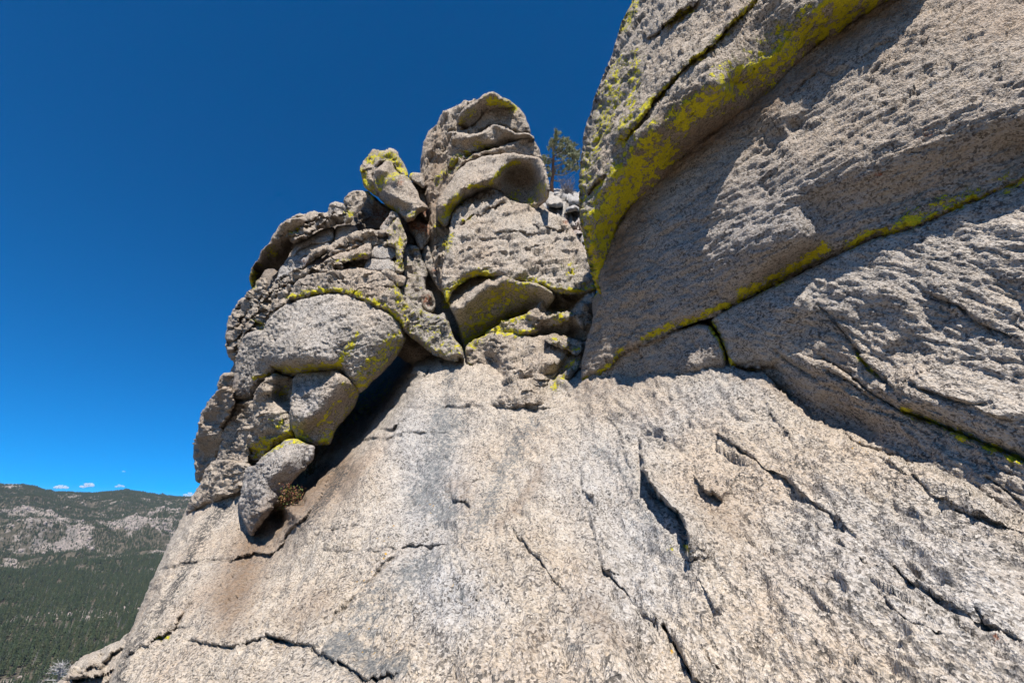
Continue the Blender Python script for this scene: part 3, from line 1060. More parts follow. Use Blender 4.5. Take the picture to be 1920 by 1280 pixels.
ledge('z4', [(190, 960), (230, 880), (300, 840)], 0.08, 14, 6)
Sp('z8', [(1200, 100), (1130, 190), (1060, 300), (1020, 420), (950, 560)], 55, 0.58)
Sp('z8', [(620, 780), (740, 700)], 75, 0.6)
Sp('z8', [(280, 1130), (360, 1060), (500, 1170), (620, 1180)], 65, 0.75)
Sp('z8', [(470, 850), (400, 960)], 60, 0.5)
Sp('z8', (890, 890), 22, 0.8)
Sp('z8', (850, 80), 80, 0.6)
Sp('z8', (760, 50), 16, 0.9)
Sp('z8', (1380, 1130), 30, 0.6)
Sp('z8', [(820, 660), (900, 560)], 70, 0.4)
Sp('z4', [(390, 880), (380, 1000)], 60, 0.55)
Sp('z4', (270, 1215), 24, 0.9)
Sp('z4', (240, 800), 50, 0.4)
Sp('z9', [(240, 480), (300, 620), (340, 700)], 60, 0.4)
Sp('z9', (140, 400), 40, 0.5)
Sp('z6', [(380, 560), (300, 700)], 90, 0.3)
Sp('z2', [(700, 560), (760, 520), (860, 490)], 30, 0.5)
Kp = lambda z, pts, r, s=0.55: paint('streak', z, pts, r, s)
Kp('z7', [(1290, 290), (1200, 400), (1110, 540), (1010, 720), (900, 900)], 46, 0.62)
Kp('z7', [(850, 1010), (760, 1100), (700, 1260)], 36, 0.62)
Kp('z3', [(440, 120), (420, 300), (380, 420)], 60, 0.5)
Kp('z3', [(400, 560), (330, 700), (270, 900)], 50, 0.45)
Kp('z3', [(860, 900), (980, 900), (880, 1060), (720, 1240)], 45, 0.6)
Kp('z2', [(640, 740), (900, 690), (1200, 780)], 90, 0.36)
Kp('z2', [(1380, 1000), (1600, 1100)], 80, 0.3)
Kp('z4', [(180, 620), (330, 740)], 70, 0.35)
Kp('ze', [(180, 270), (300, 280), (350, 330)], 60, 0.6)
Kp('z5', [(120, 1000), (90, 800), (200, 400)], 70, 0.3)
Op = lambda z, pts, r, s=0.5: paint('orange', z, pts, r, s)
Op('z8', [(560, 560), (520, 720), (440, 800)], 60, 0.7)
Op('z8', [(360, 1010), (600, 1080), (720, 1080)], 70, 0.6)
Op('z8', [(700, 430), (850, 460)], 60, 0.6)
Op('z8', [(700, 880), (850, 800)], 90, 0.5)
Op('z8', [(1600, 850), (1640, 880)], 30, 0.9)
Op('z8', [(1770, 1010), (1830, 1070)], 30, 0.9)
Op('z9', [(1100, 360), (1250, 400)], 30, 0.7)
Op('z7', [(1500, 1050), (1700, 1080)], 40, 0.5)
Gp = lambda z, pts, r, s=0.5: paint('grey', z, pts, r, s)
Gp('z8', [(700, 150), (780, 400), (700, 700), (850, 950)], 170, 0.9)
Gp('z9', [(150, 500), (300, 700), (250, 900)], 200, 0.8)
Gp('z9', [(1000, 800), (1500, 900), (1700, 1100)], 260, 0.7)
Gp('z9', [(300, 300), (500, 220), (700, 150)], 110, 0.7)
Gp('z3', [(760, 420), (800, 520)], 110, 0.9)
Gp('z2', [(850, 950), (800, 1150)], 170, 0.75)
Gp('z6', [(500, 500), (900, 300)], 380, 0.6)
# ------------------------------------------------------------------ the rock slope underfoot and the mass behind the joints
rock('granite_slope', None, None, 'p',
     [(60, 1640), (160, 1390), (205, 1278), (232, 1212), (268, 1130), (292, 1070), (322, 1010), (350, 955), (392, 900), (440, 860),
      (500, 780), (590, 670), (690, 600), (800, 590), (870, 640), (960, 690), (1090, 690), (1240, 640), (1330, 640), (1380, 660), (1450, 690),
      (1530, 770), (1620, 815), (1720, 850), (1800, 890), (1920, 960), (2300, 1150), (2400, 1640)], FS, 0.0, 26, 0.5, 0, 0, 2.2,
     rough=(0.09, 0.034, 0.010), stretch=((1300, 800), (1700, 1060), 0.35), lump=(0.05, 90.0), kind='structure', key='slope', fac=(0.026, 0.016), flake=0.03,
     pts=[('z3', [(700, 1000), (820, 860), (960, 720), (1100, 560), (1240, 380), (1330, 200)], -0.85),
          ('z3', [(480, 1270), (600, 1150), (740, 1040)], -0.36),
          ('z3', [(960, 1080), (1060, 900), (1200, 760), (1330, 560), (1420, 320)], 0.02),
          ('z8', [(0, 400), (150, 500)], 0.0), ('z7', [(1000, 600), (1100, 900), (1300, 1200)], 0.02), ('z8', [(600, 300), (600, 800), (900, 1100)], 0.0),
          ('z9', [(180, 300), (200, 560), (280, 850)], -0.05), ('z9', [(480, 300), (520, 650), (620, 1000)], 0.05),
          ('z9', [(30, 300), (60, 700), (200, 1100)], 0.03),
          ('z9', [(900, 350), (1300, 650), (1700, 950)], 0.03), ('z9', [(700, 600), (1100, 1000), (1300, 1250)], -0.02),
          ('z9', [(100, 240), (300, 180), (500, 190), (620, 60), (680, 90)], 0.02),
          ('z4', [(600, 900), (900, 1000), (1150, 1080)], -0.12), ('z4', [(600, 1180), (850, 1190), (1050, 1200)], 0.0), ('z4', [(300, 1050), (450, 1000)], 0.0)])

rock('bedrock', None, None, 'p',
     [(440, 950), (400, 870), (410, 760), (440, 680), (452, 610), (476, 560), (486, 500), (530, 440), (600, 408), (660, 378), (684, 364), (692, 376), (745, 388),
      (790, 345), (830, 240), (900, 215), (960, 230), (1000, 330), (1015, 380), (1100, 470), (1110, 560), (1098, 690), (1060, 760),
      (900, 760), (780, 690), (720, 650), (640, 680), (560, 740), (500, 830)], FL, -1.0, 20, 0.3, 0, 0, 1.2, kind='structure', key='bedrock',
     rough=(0.12, 0.06, 0.02), fill={'brown': 0.4}, step=5)

rock('bedrock', None, None, 'p',
     [(1112, 560), (1124, 540), (1160, 470), (1240, 370), (1400, 260), (1560, 120), (1760, -20), (2300, -300), (2350, 1100), (1900, 900), (1600, 790),
      (1450, 710), (1370, 700), (1110, 700)], FR, -0.55, 20, 0.3, 0, 0, 1.4, kind='structure', key='bedrock',
     rough=(0.12, 0.05, 0.02), fill={'brown': 0.4}, step=7)

# ------------------------------------------------------------------ right hand walls
STR = (0.05, 0.019, 0.014)
WR = 'granite blocks of the right hand wall'
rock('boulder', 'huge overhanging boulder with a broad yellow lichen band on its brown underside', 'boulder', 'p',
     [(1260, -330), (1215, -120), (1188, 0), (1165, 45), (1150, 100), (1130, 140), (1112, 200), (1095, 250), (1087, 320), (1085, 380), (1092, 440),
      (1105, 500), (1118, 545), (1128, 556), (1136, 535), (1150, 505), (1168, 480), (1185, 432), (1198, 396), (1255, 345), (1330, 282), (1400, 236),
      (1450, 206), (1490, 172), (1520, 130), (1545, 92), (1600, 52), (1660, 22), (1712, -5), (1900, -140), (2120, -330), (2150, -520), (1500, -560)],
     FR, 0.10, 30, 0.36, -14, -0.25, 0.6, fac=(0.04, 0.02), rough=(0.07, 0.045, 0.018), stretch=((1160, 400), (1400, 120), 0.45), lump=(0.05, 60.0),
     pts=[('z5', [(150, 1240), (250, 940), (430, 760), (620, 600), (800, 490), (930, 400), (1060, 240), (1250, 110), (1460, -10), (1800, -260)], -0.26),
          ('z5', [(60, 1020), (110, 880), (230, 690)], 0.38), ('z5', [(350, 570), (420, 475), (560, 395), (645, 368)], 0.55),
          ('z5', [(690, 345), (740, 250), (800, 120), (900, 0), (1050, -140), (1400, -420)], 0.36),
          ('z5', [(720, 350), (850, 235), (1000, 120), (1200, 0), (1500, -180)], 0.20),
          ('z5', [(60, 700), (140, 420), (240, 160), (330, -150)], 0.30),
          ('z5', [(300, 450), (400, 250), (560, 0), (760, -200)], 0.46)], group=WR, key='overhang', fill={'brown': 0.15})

rock('wall_block', 'long grey block under the huge overhanging boulder, with a rough sunlit patch', 'granite block', 'p',
     [(1088, 722), (1090, 690), (1100, 640), (1115, 590), (1128, 556), (1120, 520), (1140, 460), (1180, 380), (1250, 310), (1330, 250), (1450, 170),
      (1500, 110), (1620, 10), (1720, -60), (1900, -200), (2200, -420), (2350, -400), (2350, 170), (2100, 270), (1920, 345), (1850, 375), (1780, 405),
      (1700, 438), (1640, 450), (1560, 490), (1520, 505), (1470, 530), (1400, 560), (1340, 592), (1290, 610), (1220, 640), (1160, 670), (1150, 690)],
     FR, 0.0, 10, 0.06, 14, 0.14, 1.2, fac=(0.02, 0.008), rough=STR, stretch=((1500, 480), (1900, 330), 0.28), lump=(0.035, 70.0),
     pts=[('z5', [(700, 1130), (830, 1125), (1040, 1000), (1010, 870)], 0.10),
          ('z5', [(900, 830), (1010, 790), (1250, 715), (1380, 650), (1450, 640), (1700, 530), (1920, 500), (2300, 380)], 0.20),
          ('z5', [(1200, 500), (1600, 300), (1900, 100), (2200, -100)], 0.14),
          ('z5', [(950, 500), (900, 650), (850, 780), (700, 880)], 0.05),
          ('z5', [(1100, 900), (1250, 870), (1500, 800), (1700, 700), (1920, 620)], -0.02),
          ('z5', [(800, 1180), (1000, 1060), (1250, 960), (1500, 890), (1920, 740)], -0.06),
          ('z5', [(200, 1250), (400, 1000), (600, 850), (900, 600), (1100, 350), (1400, 100)], 0.0),
          ('z5', [(80, 1580), (300, 1450), (560, 1330)], 0.0), ('z5', [(350, 1200), (550, 1150)], 0.04)], group=WR, key='wall1', fill={'brown': 0.32, 'grey': 0.2})  # brown of the darker rock, raised further to deepen the wall's shade in colour

rock('wall_block', 'coarse sunlit slab at the right edge, above the dark diagonal crack', 'granite slab', 'p',
     [(1332, 600), (1345, 588), (1402, 560), (1472, 528), (1562, 484), (1642, 446), (1702, 430), (1782, 398), (1922, 335), (2110, 260), (2350, 160),
      (2420, 1100), (2200, 1010), (1922, 868), (1860, 843), (1785, 810), (1717, 787), (1653, 756), (1604, 717), (1560, 690), (1500, 690), (1440, 690),
      (1400, 690), (1370, 690), (1362, 660), (1350, 630)],
     FR, -0.04, 9, 0.06, 16, 0.14, 1.2, fac=(0.02, 0.008), rough=(0.06, 0.022, 0.013), stretch=((1480, 600), (1850, 760), 0.28), lump=(0.05, 60.0), group=WR, key='wall2', fill={'brown': 0.12, 'grey': 0.3},
     pts=[('z6', [(620, 640), (800, 560), (1000, 450), (1400, 280), (1898, 90)], -0.05),
          ('z6', [(720, 690), (800, 640), (960, 575), (1130, 610), (1300, 600), (1420, 560), (1600, 480), (1898, 350), (2300, 200)], 0.10),
          ('z6', [(1430, 1030), (1500, 1000), (1700, 1020), (1898, 1080)], 0.12),
          ('z6', [(1440, 1070), (1600, 1110), (1898, 1240)], -0.03), ('z6', [(1100, 820), (1200, 900)], 0.0),
          ('z6', [(1000, 700), (1300, 800), (1600, 850), (1898, 950)], 0.06), ('z6', [(1400, 650), (1800, 600)], 0.08)])

rock('wall_block', 'long tapering granite slab between the dark diagonal crack and the sunlit slope, lower right', 'granite slab', 'p',
     [(1372, 694), (1366, 672), (1400, 650), (1454, 655), (1500, 660), (1560, 680), (1604, 712), (1653, 750), (1717, 782), (1785, 806), (1860, 838),
      (1922, 864), (2200, 1005), (2420, 1100), (2420, 1280), (2200, 1180), (1920, 1010), (1840, 950), (1780, 910), (1710, 880), (1660, 862),
      (1610, 838), (1560, 808), (1510, 776), (1470, 742), (1430, 712), (1400, 696)],
     FR, -0.10, 9, 0.07, 14, 0.12, 1.0, fac=(0.02, 0.008), rough=(0.05, 0.032, 0.013), stretch=((1480, 690), (1850, 900), 0.28), lump=(0.03, 60.0), group=WR, key='wall3', fill={'brown': 0.14, 'grey': 0.2},
     pts=[('z6', [(780, 870), (950, 960), (1100, 1070), (1250, 1140)], -0.03), ('z6', [(860, 830), (1050, 930), (1250, 1040), (1420, 1120)], 0.08),
          ('zd', [(100, 850), (350, 930), (600, 1040)], 0.06), ('z6', [(1400, 1150), (1700, 1290), (1900, 1400)], 0.06)])

rock('wall_block', 'small shaded wedge with one sunlit tip where three lichened seams meet', 'granite block', 'z6',
     [(70, 925), (150, 872), (210, 812), (270, 772), (370, 732), (470, 700), (550, 677), (600, 685), (640, 740), (660, 800), (668, 870),
      (660, 888), (580, 908), (510, 928), (440, 952), (380, 985), (310, 1000), (230, 1010), (160, 1040), (100, 1075), (85, 1040), (100, 985)],
     FR, -0.08, 12, 0.08, 16, 0.16, 0.8, fac=(0.015, 0.006), rough=(0.04, 0.022, 0.012), lump=(0.02, 40.0), group=WR, key='wedge', fill={'brown': 0.3},
     pts=[('z6', [(540, 850), (600, 820), (650, 810)], 0.14), ('z6', [(200, 900), (350, 850), (520, 770)], 0.0), ('z6', [(130, 1020), (350, 960), (640, 900)], -0.04),
          ('z6', [(80, 935), (250, 800), (450, 710)], 0.0)])

# ------------------------------------------------------------------ central rock tower
TW = 'weathered granite blocks of the central tower'
rg = (0.06, 0.03, 0.014)
rock('tower_flank', 'tall wrinkled left flank of the central rock tower, brownish, in grazing light', 'rock flank', 'z1',
     [(990, 148), (930, 165), (890, 152), (840, 195), (770, 230), (700, 300), (630, 365), (605, 430), (585, 510), (572, 600), (575, 680), (590, 760),
      (605, 830), (625, 900), (640, 1000), (625, 1100), (632, 1200), (655, 1300), (690, 1420), (740, 1560), (790, 1540), (850, 1300), (850, 1050), (900, 900),
      (950, 600), (1000, 400)], FL, -0.28, 26, 0.9, 0, 0, 2.0, rough=(0.13, 0.07, 0.02), lump=(0.12, 26.0), group=TW, key='flank',
     strata=[(-62, 15, 0.07), (-20, 23, 0.05)], tilt=(0.35, 0.0), faceted=0.04, fac=(0.09, 0.03))
rock('tower_block', 'curled summit slab of the central tower, yellow lichen under its right lip', 'rock slab', 'z1',
     [(985, 150), (1040, 105), (1095, 93), (1150, 125), (1225, 170), (1255, 225), (1160, 208), (1090, 243), (1020, 272), (985, 312), (930, 347), (880, 350),
      (835, 312), (838, 270), (880, 220), (930, 178)], FL, 0.30, 9, 0.30, 12, 0.40, 1.5, rough=rg, group=TW, key='cap',
     pts=[('z1', [(850, 250), (930, 185), (1000, 160), (1100, 120), (1200, 165)], 0.16), ('z1', [(880, 340), (980, 290), (1090, 235), (1240, 215)], -0.30)])
rock('tower_block', 'rounded shaded block tucked right under the summit slab of the central tower', 'rock', 'z1',
     [(1225, 165), (1270, 200), (1318, 262), (1355, 350), (1360, 390), (1330, 400), (1240, 380), (1140, 330), (1060, 340), (1000, 372), (930, 405), (870, 425),
      (800, 420), (795, 372), (850, 375), (900, 365), (960, 330), (1000, 270), (1060, 200), (1160, 180)], FL, -0.05, 10, 0.35, 8, 0.2, 1.6, rough=rg, group=TW, key='neck',
     pts=[('z1', [(1180, 240), (1260, 240), (1310, 300)], 0.10), ('z1', [(1050, 290), (1150, 300), (1250, 340)], 0.05), ('z1', [(900, 380), (1000, 300)], 0.0)])
rock('tower_block', 'upper bulging layer of the central tower with a pointed crest, third from the top', 'rock layer', 'z1',
     [(805, 372), (860, 388), (930, 402), (1000, 385), (1060, 342), (1110, 318), (1180, 345), (1260, 385), (1350, 395), (1385, 415), (1388, 440),
      (1320, 434), (1240, 458), (1150, 494), (1050, 514), (950, 548), (880, 592), (830, 640), (800, 668), (770, 645), (766, 540), (785, 460)],
     FL, 0.12, 10, 0.30, 14, 0.34, 1.6, rough=rg, group=TW, key='layer1', lump=(0.08, 22.0),
     pts=[('z1', [(800, 400), (900, 425), (1020, 400), (1100, 345), (1200, 370), (1370, 415)], 0.16), ('z1', [(800, 620), (900, 560), (1050, 490), (1250, 430)], -0.22),
          ('z1', [(1090, 420), (1120, 380)], 0.10)])
rock('tower_block', 'thin sloping layer of the central tower above the big hollow overhang', 'rock layer', 'z1',
     [(1385, 436), (1410, 480), (1428, 520), (1442, 580), (1350, 560), (1240, 540), (1160, 540), (1100, 560), (1010, 575), (920, 612), (850, 668), (810, 712),
      (815, 650), (870, 590), (945, 540), (1050, 505), (1150, 486), (1240, 448), (1320, 425)], FL, -0.02, 9, 0.26, 8, 0.22, 1.6, rough=rg, group=TW, key='layer2',
     pts=[('z1', [(900, 600), (1010, 545), (1150, 505), (1350, 450)], 0.06), ('z1', [(860, 650), (1000, 570), (1140, 530)], -0.05)])
rock('tower_block', 'biggest bulge of the central tower, hollowed out beneath into a smooth round overhang', 'rock', 'z1',
     [(1440, 572), (1472, 660), (1503, 790), (1484, 862), (1400, 926), (1320, 906), (1220, 872), (1120, 802), (1060, 797), (1000, 803), (930, 843), (860, 883),
      (820, 930), (790, 1000), (745, 1060), (690, 1010), (690, 940), (700, 870), (740, 800), (790, 750), (830, 670), (900, 607), (1010, 560), (1100, 543), (1240, 528), (1350, 548)],
     FL, 0.22, 8, 0.20, 6, 0.16, 1.8, rough=(0.05, 0.022, 0.012), group=TW, key='bulge', lay=0, lump=(0.05, 30.0),
     pts=[('z1', [(1085, 680), (1110, 640), (1190, 600), (1290, 580), (1390, 610), (1440, 690), (1480, 800)], 0.50),
          ('z1', [(1120, 760), (1180, 700), (1280, 650), (1370, 680), (1410, 760), (1430, 830)], 0.02),
          ('z1', [(1190, 810), (1290, 760), (1370, 830), (1330, 870)], -0.28),
          ('z1', [(1085, 730), (1050, 745), (980, 765), (900, 790), (820, 850)], 0.32),
          ('z1', [(1060, 790), (950, 825), (850, 885), (760, 990)], -0.12),
          ('z1', [(860, 700), (950, 650), (1060, 600)], 0.22), ('z1', [(720, 900), (800, 780)], 0.12)])
rock('tower_block', 'broad pale sunlit block with fine parallel cracks in the middle of the central tower', 'rock', 'p',
     [(915, 355), (932, 356), (958, 374), (984, 384), (1005, 389), (1035, 400), (1062, 412), (1072, 430), (1088, 455), (1105, 480), (1114, 520), (1120, 546),
      (1095, 550), (1066, 552), (1040, 548), (1015, 539), (985, 533), (960, 527), (935, 518), (905, 516), (880, 521), (858, 533), (845, 549), (838, 570),
      (831, 545), (829, 510), (836, 480), (842, 440), (850, 400), (868, 378), (890, 363)], FL, 0.06, 16, 0.30, 6, 0.20, 2.0, rough=(0.05, 0.03, 0.012), group=TW, key='body', lay=0.02,
     lump=(0.06, 30.0), fill={'grey': 0.25, 'brown': 0.06}, strata=(-6, 30, 0.05),
     pts=[('z1', [(850, 900), (950, 850), (1080, 830), (1250, 900), (1450, 990), (1600, 1050)], -0.02), ('z4', [(380, 250), (500, 220), (700, 230), (830, 250)], 0.25),
          ('z4', [(860, 280), (1000, 330), (1150, 370), (1320, 340)], 0.08), ('z4', [(900, 100), (1000, 180), (1200, 280)], 0.12)])
rock('tower_block', 'large shaded underside block of the central tower, densely covered with dark yellow lichen', 'rock', 'z4',
     [(330, 400), (345, 350), (400, 300), (500, 262), (560, 252), (650, 262), (700, 258), (760, 282), (830, 318), (930, 326), (1020, 368), (1065, 405), (1050, 450),
      (1000, 500), (930, 530), (880, 545), (760, 578), (700, 612), (620, 655), (540, 700), (490, 765), (470, 790), (455, 735), (430, 620), (400, 540), (365, 470)],
     FL, 0.0, 8, 0.15, 6, 0.15, 1.6, rough=(0.05, 0.03, 0.014), group=TW, key='under', lay=0, lump=(0.04, 24.0), jit=1.0,
     pts=[('z4', [(345, 420), (430, 400), (520, 330), (640, 285)], -0.06), ('z4', [(425, 490), (520, 410), (620, 330), (690, 290), (760, 300), (850, 330), (960, 360)], 0.34),
          ('z4', [(440, 560), (560, 470), (700, 400), (850, 400), (960, 430)], 0.02), ('z4', [(460, 680), (560, 620), (700, 560), (850, 510)], -0.38),
          ('z4', [(480, 750), (620, 650), (760, 575), (880, 540)], -0.58)])
rock('tower_block', 'jagged block with a sunlit shelf and a dark alcove, right of the yellow lichened underside', 'rock', 'z4',
     [(600, 672), (620, 648), (700, 605), (780, 572), (880, 535), (930, 500), (1000, 440), (1060, 395), (1110, 396), (1230, 380), (1335, 358), (1352, 420), (1357, 480),
      (1330, 560), (1312, 640), (1292, 692), (1262, 714), (1150, 692), (1050, 667), (930, 671), (820, 668), (760, 670)], FL, -0.12, 7, 0.15, 8, 0.16, 1.4,
     rough=(0.06, 0.04, 0.016), group=TW, key='alcove', lump=(0.06, 16.0), jit=1.0,
     pts=[('z4', [(880, 530), (960, 450), (1030, 380)], 0.26), ('z4', [(1040, 450), (1120, 430), (1200, 440)], -0.36), ('z4', [(1050, 500), (1150, 500)], -0.22),
          ('z4', [(990, 560), (1090, 540), (1200, 560), (1235, 600)], 0.22), ('z4', [(1000, 640), (1150, 650), (1220, 640)], -0.10),
          ('z4', [(1240, 470), (1290, 420), (1340, 400)], 0.26), ('z4', [(1240, 620), (1300, 580), (1320, 500)], 0.18), ('z4', [(860, 600), (830, 650)], 0.16), ('z4', [(650, 640), (780, 620)], -0.06)])
rock('tower_block', 'pale foot block of the central tower, above the short horizontal crack of the slope', 'rock', 'z4',
     [(478, 805), (484, 760), (520, 715), (570, 688), (640, 662), (720, 658), (830, 668), (940, 688), (1010, 676), (1060, 656), (1110, 676), (1200, 706), (1268, 722),
      (1258, 790), (1225, 880), (1175, 960), (1125, 1050), (1095, 1130), (1050, 1184), (980, 1170), (880, 1162), (760, 1168), (680, 1155), (620, 1168), (570, 1120), (560, 1050),
      (540, 960), (500, 880)], FL, -0.02, 14, 0.16, 0, 0.0, 1.2, rough=(0.07, 0.045, 0.014), group=TW, key='foot', lump=(0.07, 26.0),
     pts=[('z4', [(490, 770), (640, 680), (800, 690), (1000, 740), (1150, 770)], 0.02), ('z4', [(600, 960), (620, 900), (680, 880)], -0.16), ('z4', [(660, 1000), (640, 1060)], -0.12),
          ('z4', [(760, 860), (900, 880), (1060, 860)], 0.14), ('z4', [(760, 1000), (900, 1050)], 0.08), ('z4', [(1130, 900), (1060, 1040)], -0.12), ('z4', [(1200, 850), (1150, 960)], 0.02),
          ('z4', [(700, 1130), (900, 1140)], 0.02)])
rock('tower_block', 'small lichened wedge lying on the upper right edge of the pale foot block', 'rock', 'z4',
     [(1000, 700), (1030, 664), (1060, 654), (1110, 678), (1190, 700), (1262, 718), (1250, 770), (1215, 795), (1150, 765), (1080, 740), (1030, 725)],
     FL, 0.20, 6, 0.10, 6, 0.12, 0.6, rough=(0.05, 0.035, 0.014), group=TW, key='wedge2')

# ------------------------------------------------------------------ left formation
LF = 'rounded granite blocks of the left buttress'
rock('buttress_block', 'large smooth pale boulder in the left buttress, yellow lichen along its lower right edge', 'boulder', 'p',
     [(541, 570), (559, 562), (586, 555), (626, 550), (647, 549), (669, 558), (693, 569), (714, 580), (736, 590), (752, 606), (757, 622), (759, 634), (754, 648), (743, 670),
      (716, 698), (686, 728), (675, 737), (662, 724), (650, 708), (631, 694), (609, 695), (571, 699), (553, 703), (531, 700), (518, 694), (506, 706), (487, 719), (477, 744),
      (471, 750), (440, 753), (436, 744), (441, 703), (446, 662), (453, 640), (463, 625), (478, 619), (495, 620), (500, 605), (516, 588)],
     FL, 0.22, 22, 0.36, 14, 0.22, 1.8, rough=(0.05, 0.028, 0.012), group=LF, key='main', lay=0, fill={'grey': 0.35, 'brown': 0.04}, lump=(0.05, 50.0),
     pts=[('z3', [(600, 260), (740, 270), (900, 260), (980, 150), (1050, 0)], 0.12), ('z3', [(600, 300), (860, 300), (940, 300)], -0.16),
          ('z3', [(1060, 420), (1180, 300), (1300, 160)], -0.22), ('z3', [(1050, 340), (1150, 220), (1240, 90)], 0.0), ('z3', [(430, 100), (400, 300), (370, 460)], -0.12),
          ('z2', [(600, 900), (800, 850), (950, 850), (1150, 960)], 0.02), ('z2', [(700, 1050), (900, 1100)], 0.14)])
rock('buttress_block', 'arched granite band lying over the large smooth boulder, a yellow seam along its lower edge', 'rock', 'z2',
     [(528, 862), (540, 800), (560, 755), (600, 700), (700, 658), (830, 636), (950, 621), (1060, 617), (1180, 640), (1280, 700), (1310, 750), (1345, 850), (1395, 900),
      (1385, 980), (1350, 1060), (1330, 1000), (1250, 938), (1170, 905), (1080, 866), (990, 826), (930, 790), (840, 788), (760, 803), (680, 812), (600, 840)],
     FL, 0.24, 13, 0.28, 10, 0.22, 1.2, rough=(0.06, 0.045, 0.018), group=LF, key='band', fill={'grey': 0.1, 'streak': 0.22}, lump=(0.05, 26.0))
rock('buttress_block', 'grey faced angular block hanging under the smooth boulder, its right face brown', 'rock', 'z3',
     [(672, 350), (700, 322), (760, 312), (860, 304), (930, 300), (965, 330), (1005, 362), (1045, 395), (1060, 430), (1068, 440), (1035, 530), (975, 600), (925, 650), (912, 700),
      (890, 747), (780, 750), (705, 722), (660, 640), (653, 560), (663, 480), (675, 420)], FL, 0.10, 10, 0.18, 8, 0.14, 1.3, rough=(0.06, 0.035, 0.014), group=LF, key='hang', lay=0,
     pts=[('z3', [(700, 380), (800, 345), (900, 330)], -0.05), ('z3', [(760, 600), (840, 520), (880, 440), (930, 350)], 0.28), ('z3', [(700, 430), (760, 500)], 0.10),
          ('z3', [(720, 660), (850, 600), (960, 480), (1020, 410)], 0.02), ('z3', [(880, 740), (930, 640), (1040, 470)], -0.36)])
rock('buttress_block', 'speckled block left of the grey faced angular one, its lower edge bright yellow', 'rock', 'z3',
     [(470, 395), (520, 345), (570, 318), (620, 342), (668, 345), (668, 480), (656, 560), (664, 640), (702, 718), (640, 716), (560, 752), (520, 790), (470, 852), (430, 866),
      (396, 855), (405, 700), (436, 550), (436, 460)], FL, -0.02, 10, 0.18, 14, 0.26, 1.2, rough=(0.06, 0.045, 0.016), group=LF, key='speck', lump=(0.06, 20.0),
     pts=[('z3', [(560, 360), (540, 480), (480, 640)], 0.16), ('z3', [(640, 380), (600, 470), (640, 480)], -0.16), ('z3', [(600, 560), (640, 660)], 0.14),
          ('z3', [(450, 840), (560, 740), (680, 700)], -0.12)])
rock('buttress_block', 'grey dagger shaped slab pointing down into the crack beside the little shrub', 'rock slab', 'z3',
     [(590, 750), (640, 718), (690, 716), (750, 742), (803, 760), (792, 820), (742, 890), (692, 940), (640, 1010), (572, 1095), (530, 1158), (480, 1222), (432, 1288),
      (414, 1290), (384, 1225), (355, 1150), (352, 1100), (375, 960), (398, 880), (450, 872), (500, 810)], FL, 0.42, 12, 0.2, 6, 0.12, 1.0, rough=(0.05, 0.04, 0.016), group=LF,
     key='dagger', lay=0, fill={'grey': 0.8, 'slate': 0.15}, fac=(0.03, 0.015), pts=[('z3', [(600, 780), (640, 860), (540, 980), (470, 1150)], 0.05), ('z3', [(780, 790), (740, 860), (680, 940), (620, 1000)], -0.22),
                                             ('z3', [(370, 1000), (385, 1150), (410, 900)], -0.14), ('z3', [(460, 880), (440, 1050)], 0.03)])
rock('buttress_block', 'narrow speckled strip running down the left side of the buttress, streaked with black', 'rock', 'z3',
     [(315, 492), (420, 485), (440, 470), (445, 560), (415, 700), (404, 870), (330, 895), (270, 915), (225, 932), (190, 900), (240, 760), (275, 640), (298, 550)],
     FL, -0.03, 12, 0.2, 8, 0.16, 1.2, rough=(0.06, 0.045, 0.018), group=LF, key='strip', tilt=(0.30, 0), fill={'streak': 0.2})
rock('buttress_block', 'pointed block low on the left edge of the buttress, just above the distant ridge', 'rock', 'z3',
     [(190, 850), (300, 838), (402, 862), (412, 885), (365, 1010), (302, 1052), (200, 1102), (100, 1132), (28, 1166), (58, 1080), (122, 975), (145, 900)],
     FL, 0.02, 14, 0.3, 10, 0.2, 1.4, rough=(0.07, 0.045, 0.016), group=LF, key='lowleft', tilt=(0.30, 0))
rock('buttress_block', 'outermost hanging rock of the buttress, brown and shaded against the sky', 'rock', 'z3',
     [(250, 400), (310, 410), (315, 490), (300, 550), (270, 650), (250, 740), (215, 840), (160, 900), (135, 965), (120, 976), (90, 966), (80, 870), (78, 730), (110, 640),
      (125, 560), (180, 470)], FL, -0.30, 16, 0.5, 10, 0.3, 1.6, rough=(0.09, 0.05, 0.016), group=LF, key='outer', tilt=(0.55, -0.45), lump=(0.12, 24.0),
     pts=[('z3', [(110, 700), (200, 720), (250, 700)], 0.20), ('z3', [(100, 800), (170, 800), (210, 800)], -0.20), ('z3', [(150, 560), (230, 560)], 0.12), ('z3', [(110, 920), (140, 900)], -0.1)])
rock('buttress_block', 'small blocky rock on the left skyline between two horizontal joints', 'rock', 'z3',
     [(215, 410), (240, 335), (262, 320), (325, 318), (322, 400), (312, 412), (250, 404)], FL, -0.22, 9, 0.25, 6, 0.14, 1.0, rough=(0.06, 0.03, 0.014), group=LF, key='sm1', tilt=(0.5, 0))
rock('buttress_block', 'rounded wrinkled knob on the left skyline beneath the lichened overhang', 'rock', 'z2',
     [(150, 1290), (112, 1230), (105, 1180), (88, 1100), (110, 1010), (140, 920), (180, 850), (240, 818), (300, 740), (380, 770), (400, 800), (340, 900), (300, 1000), (280, 1060),
      (240, 1100), (200, 1180), (190, 1300)], FL, -0.12, 20, 0.6, 10, 0.2, 1.8, rough=(0.10, 0.05, 0.018), group=LF, key='knob', tilt=(0.55, 0), strata=(-48, 15, 0.16), lump=(0.05, 20.0))
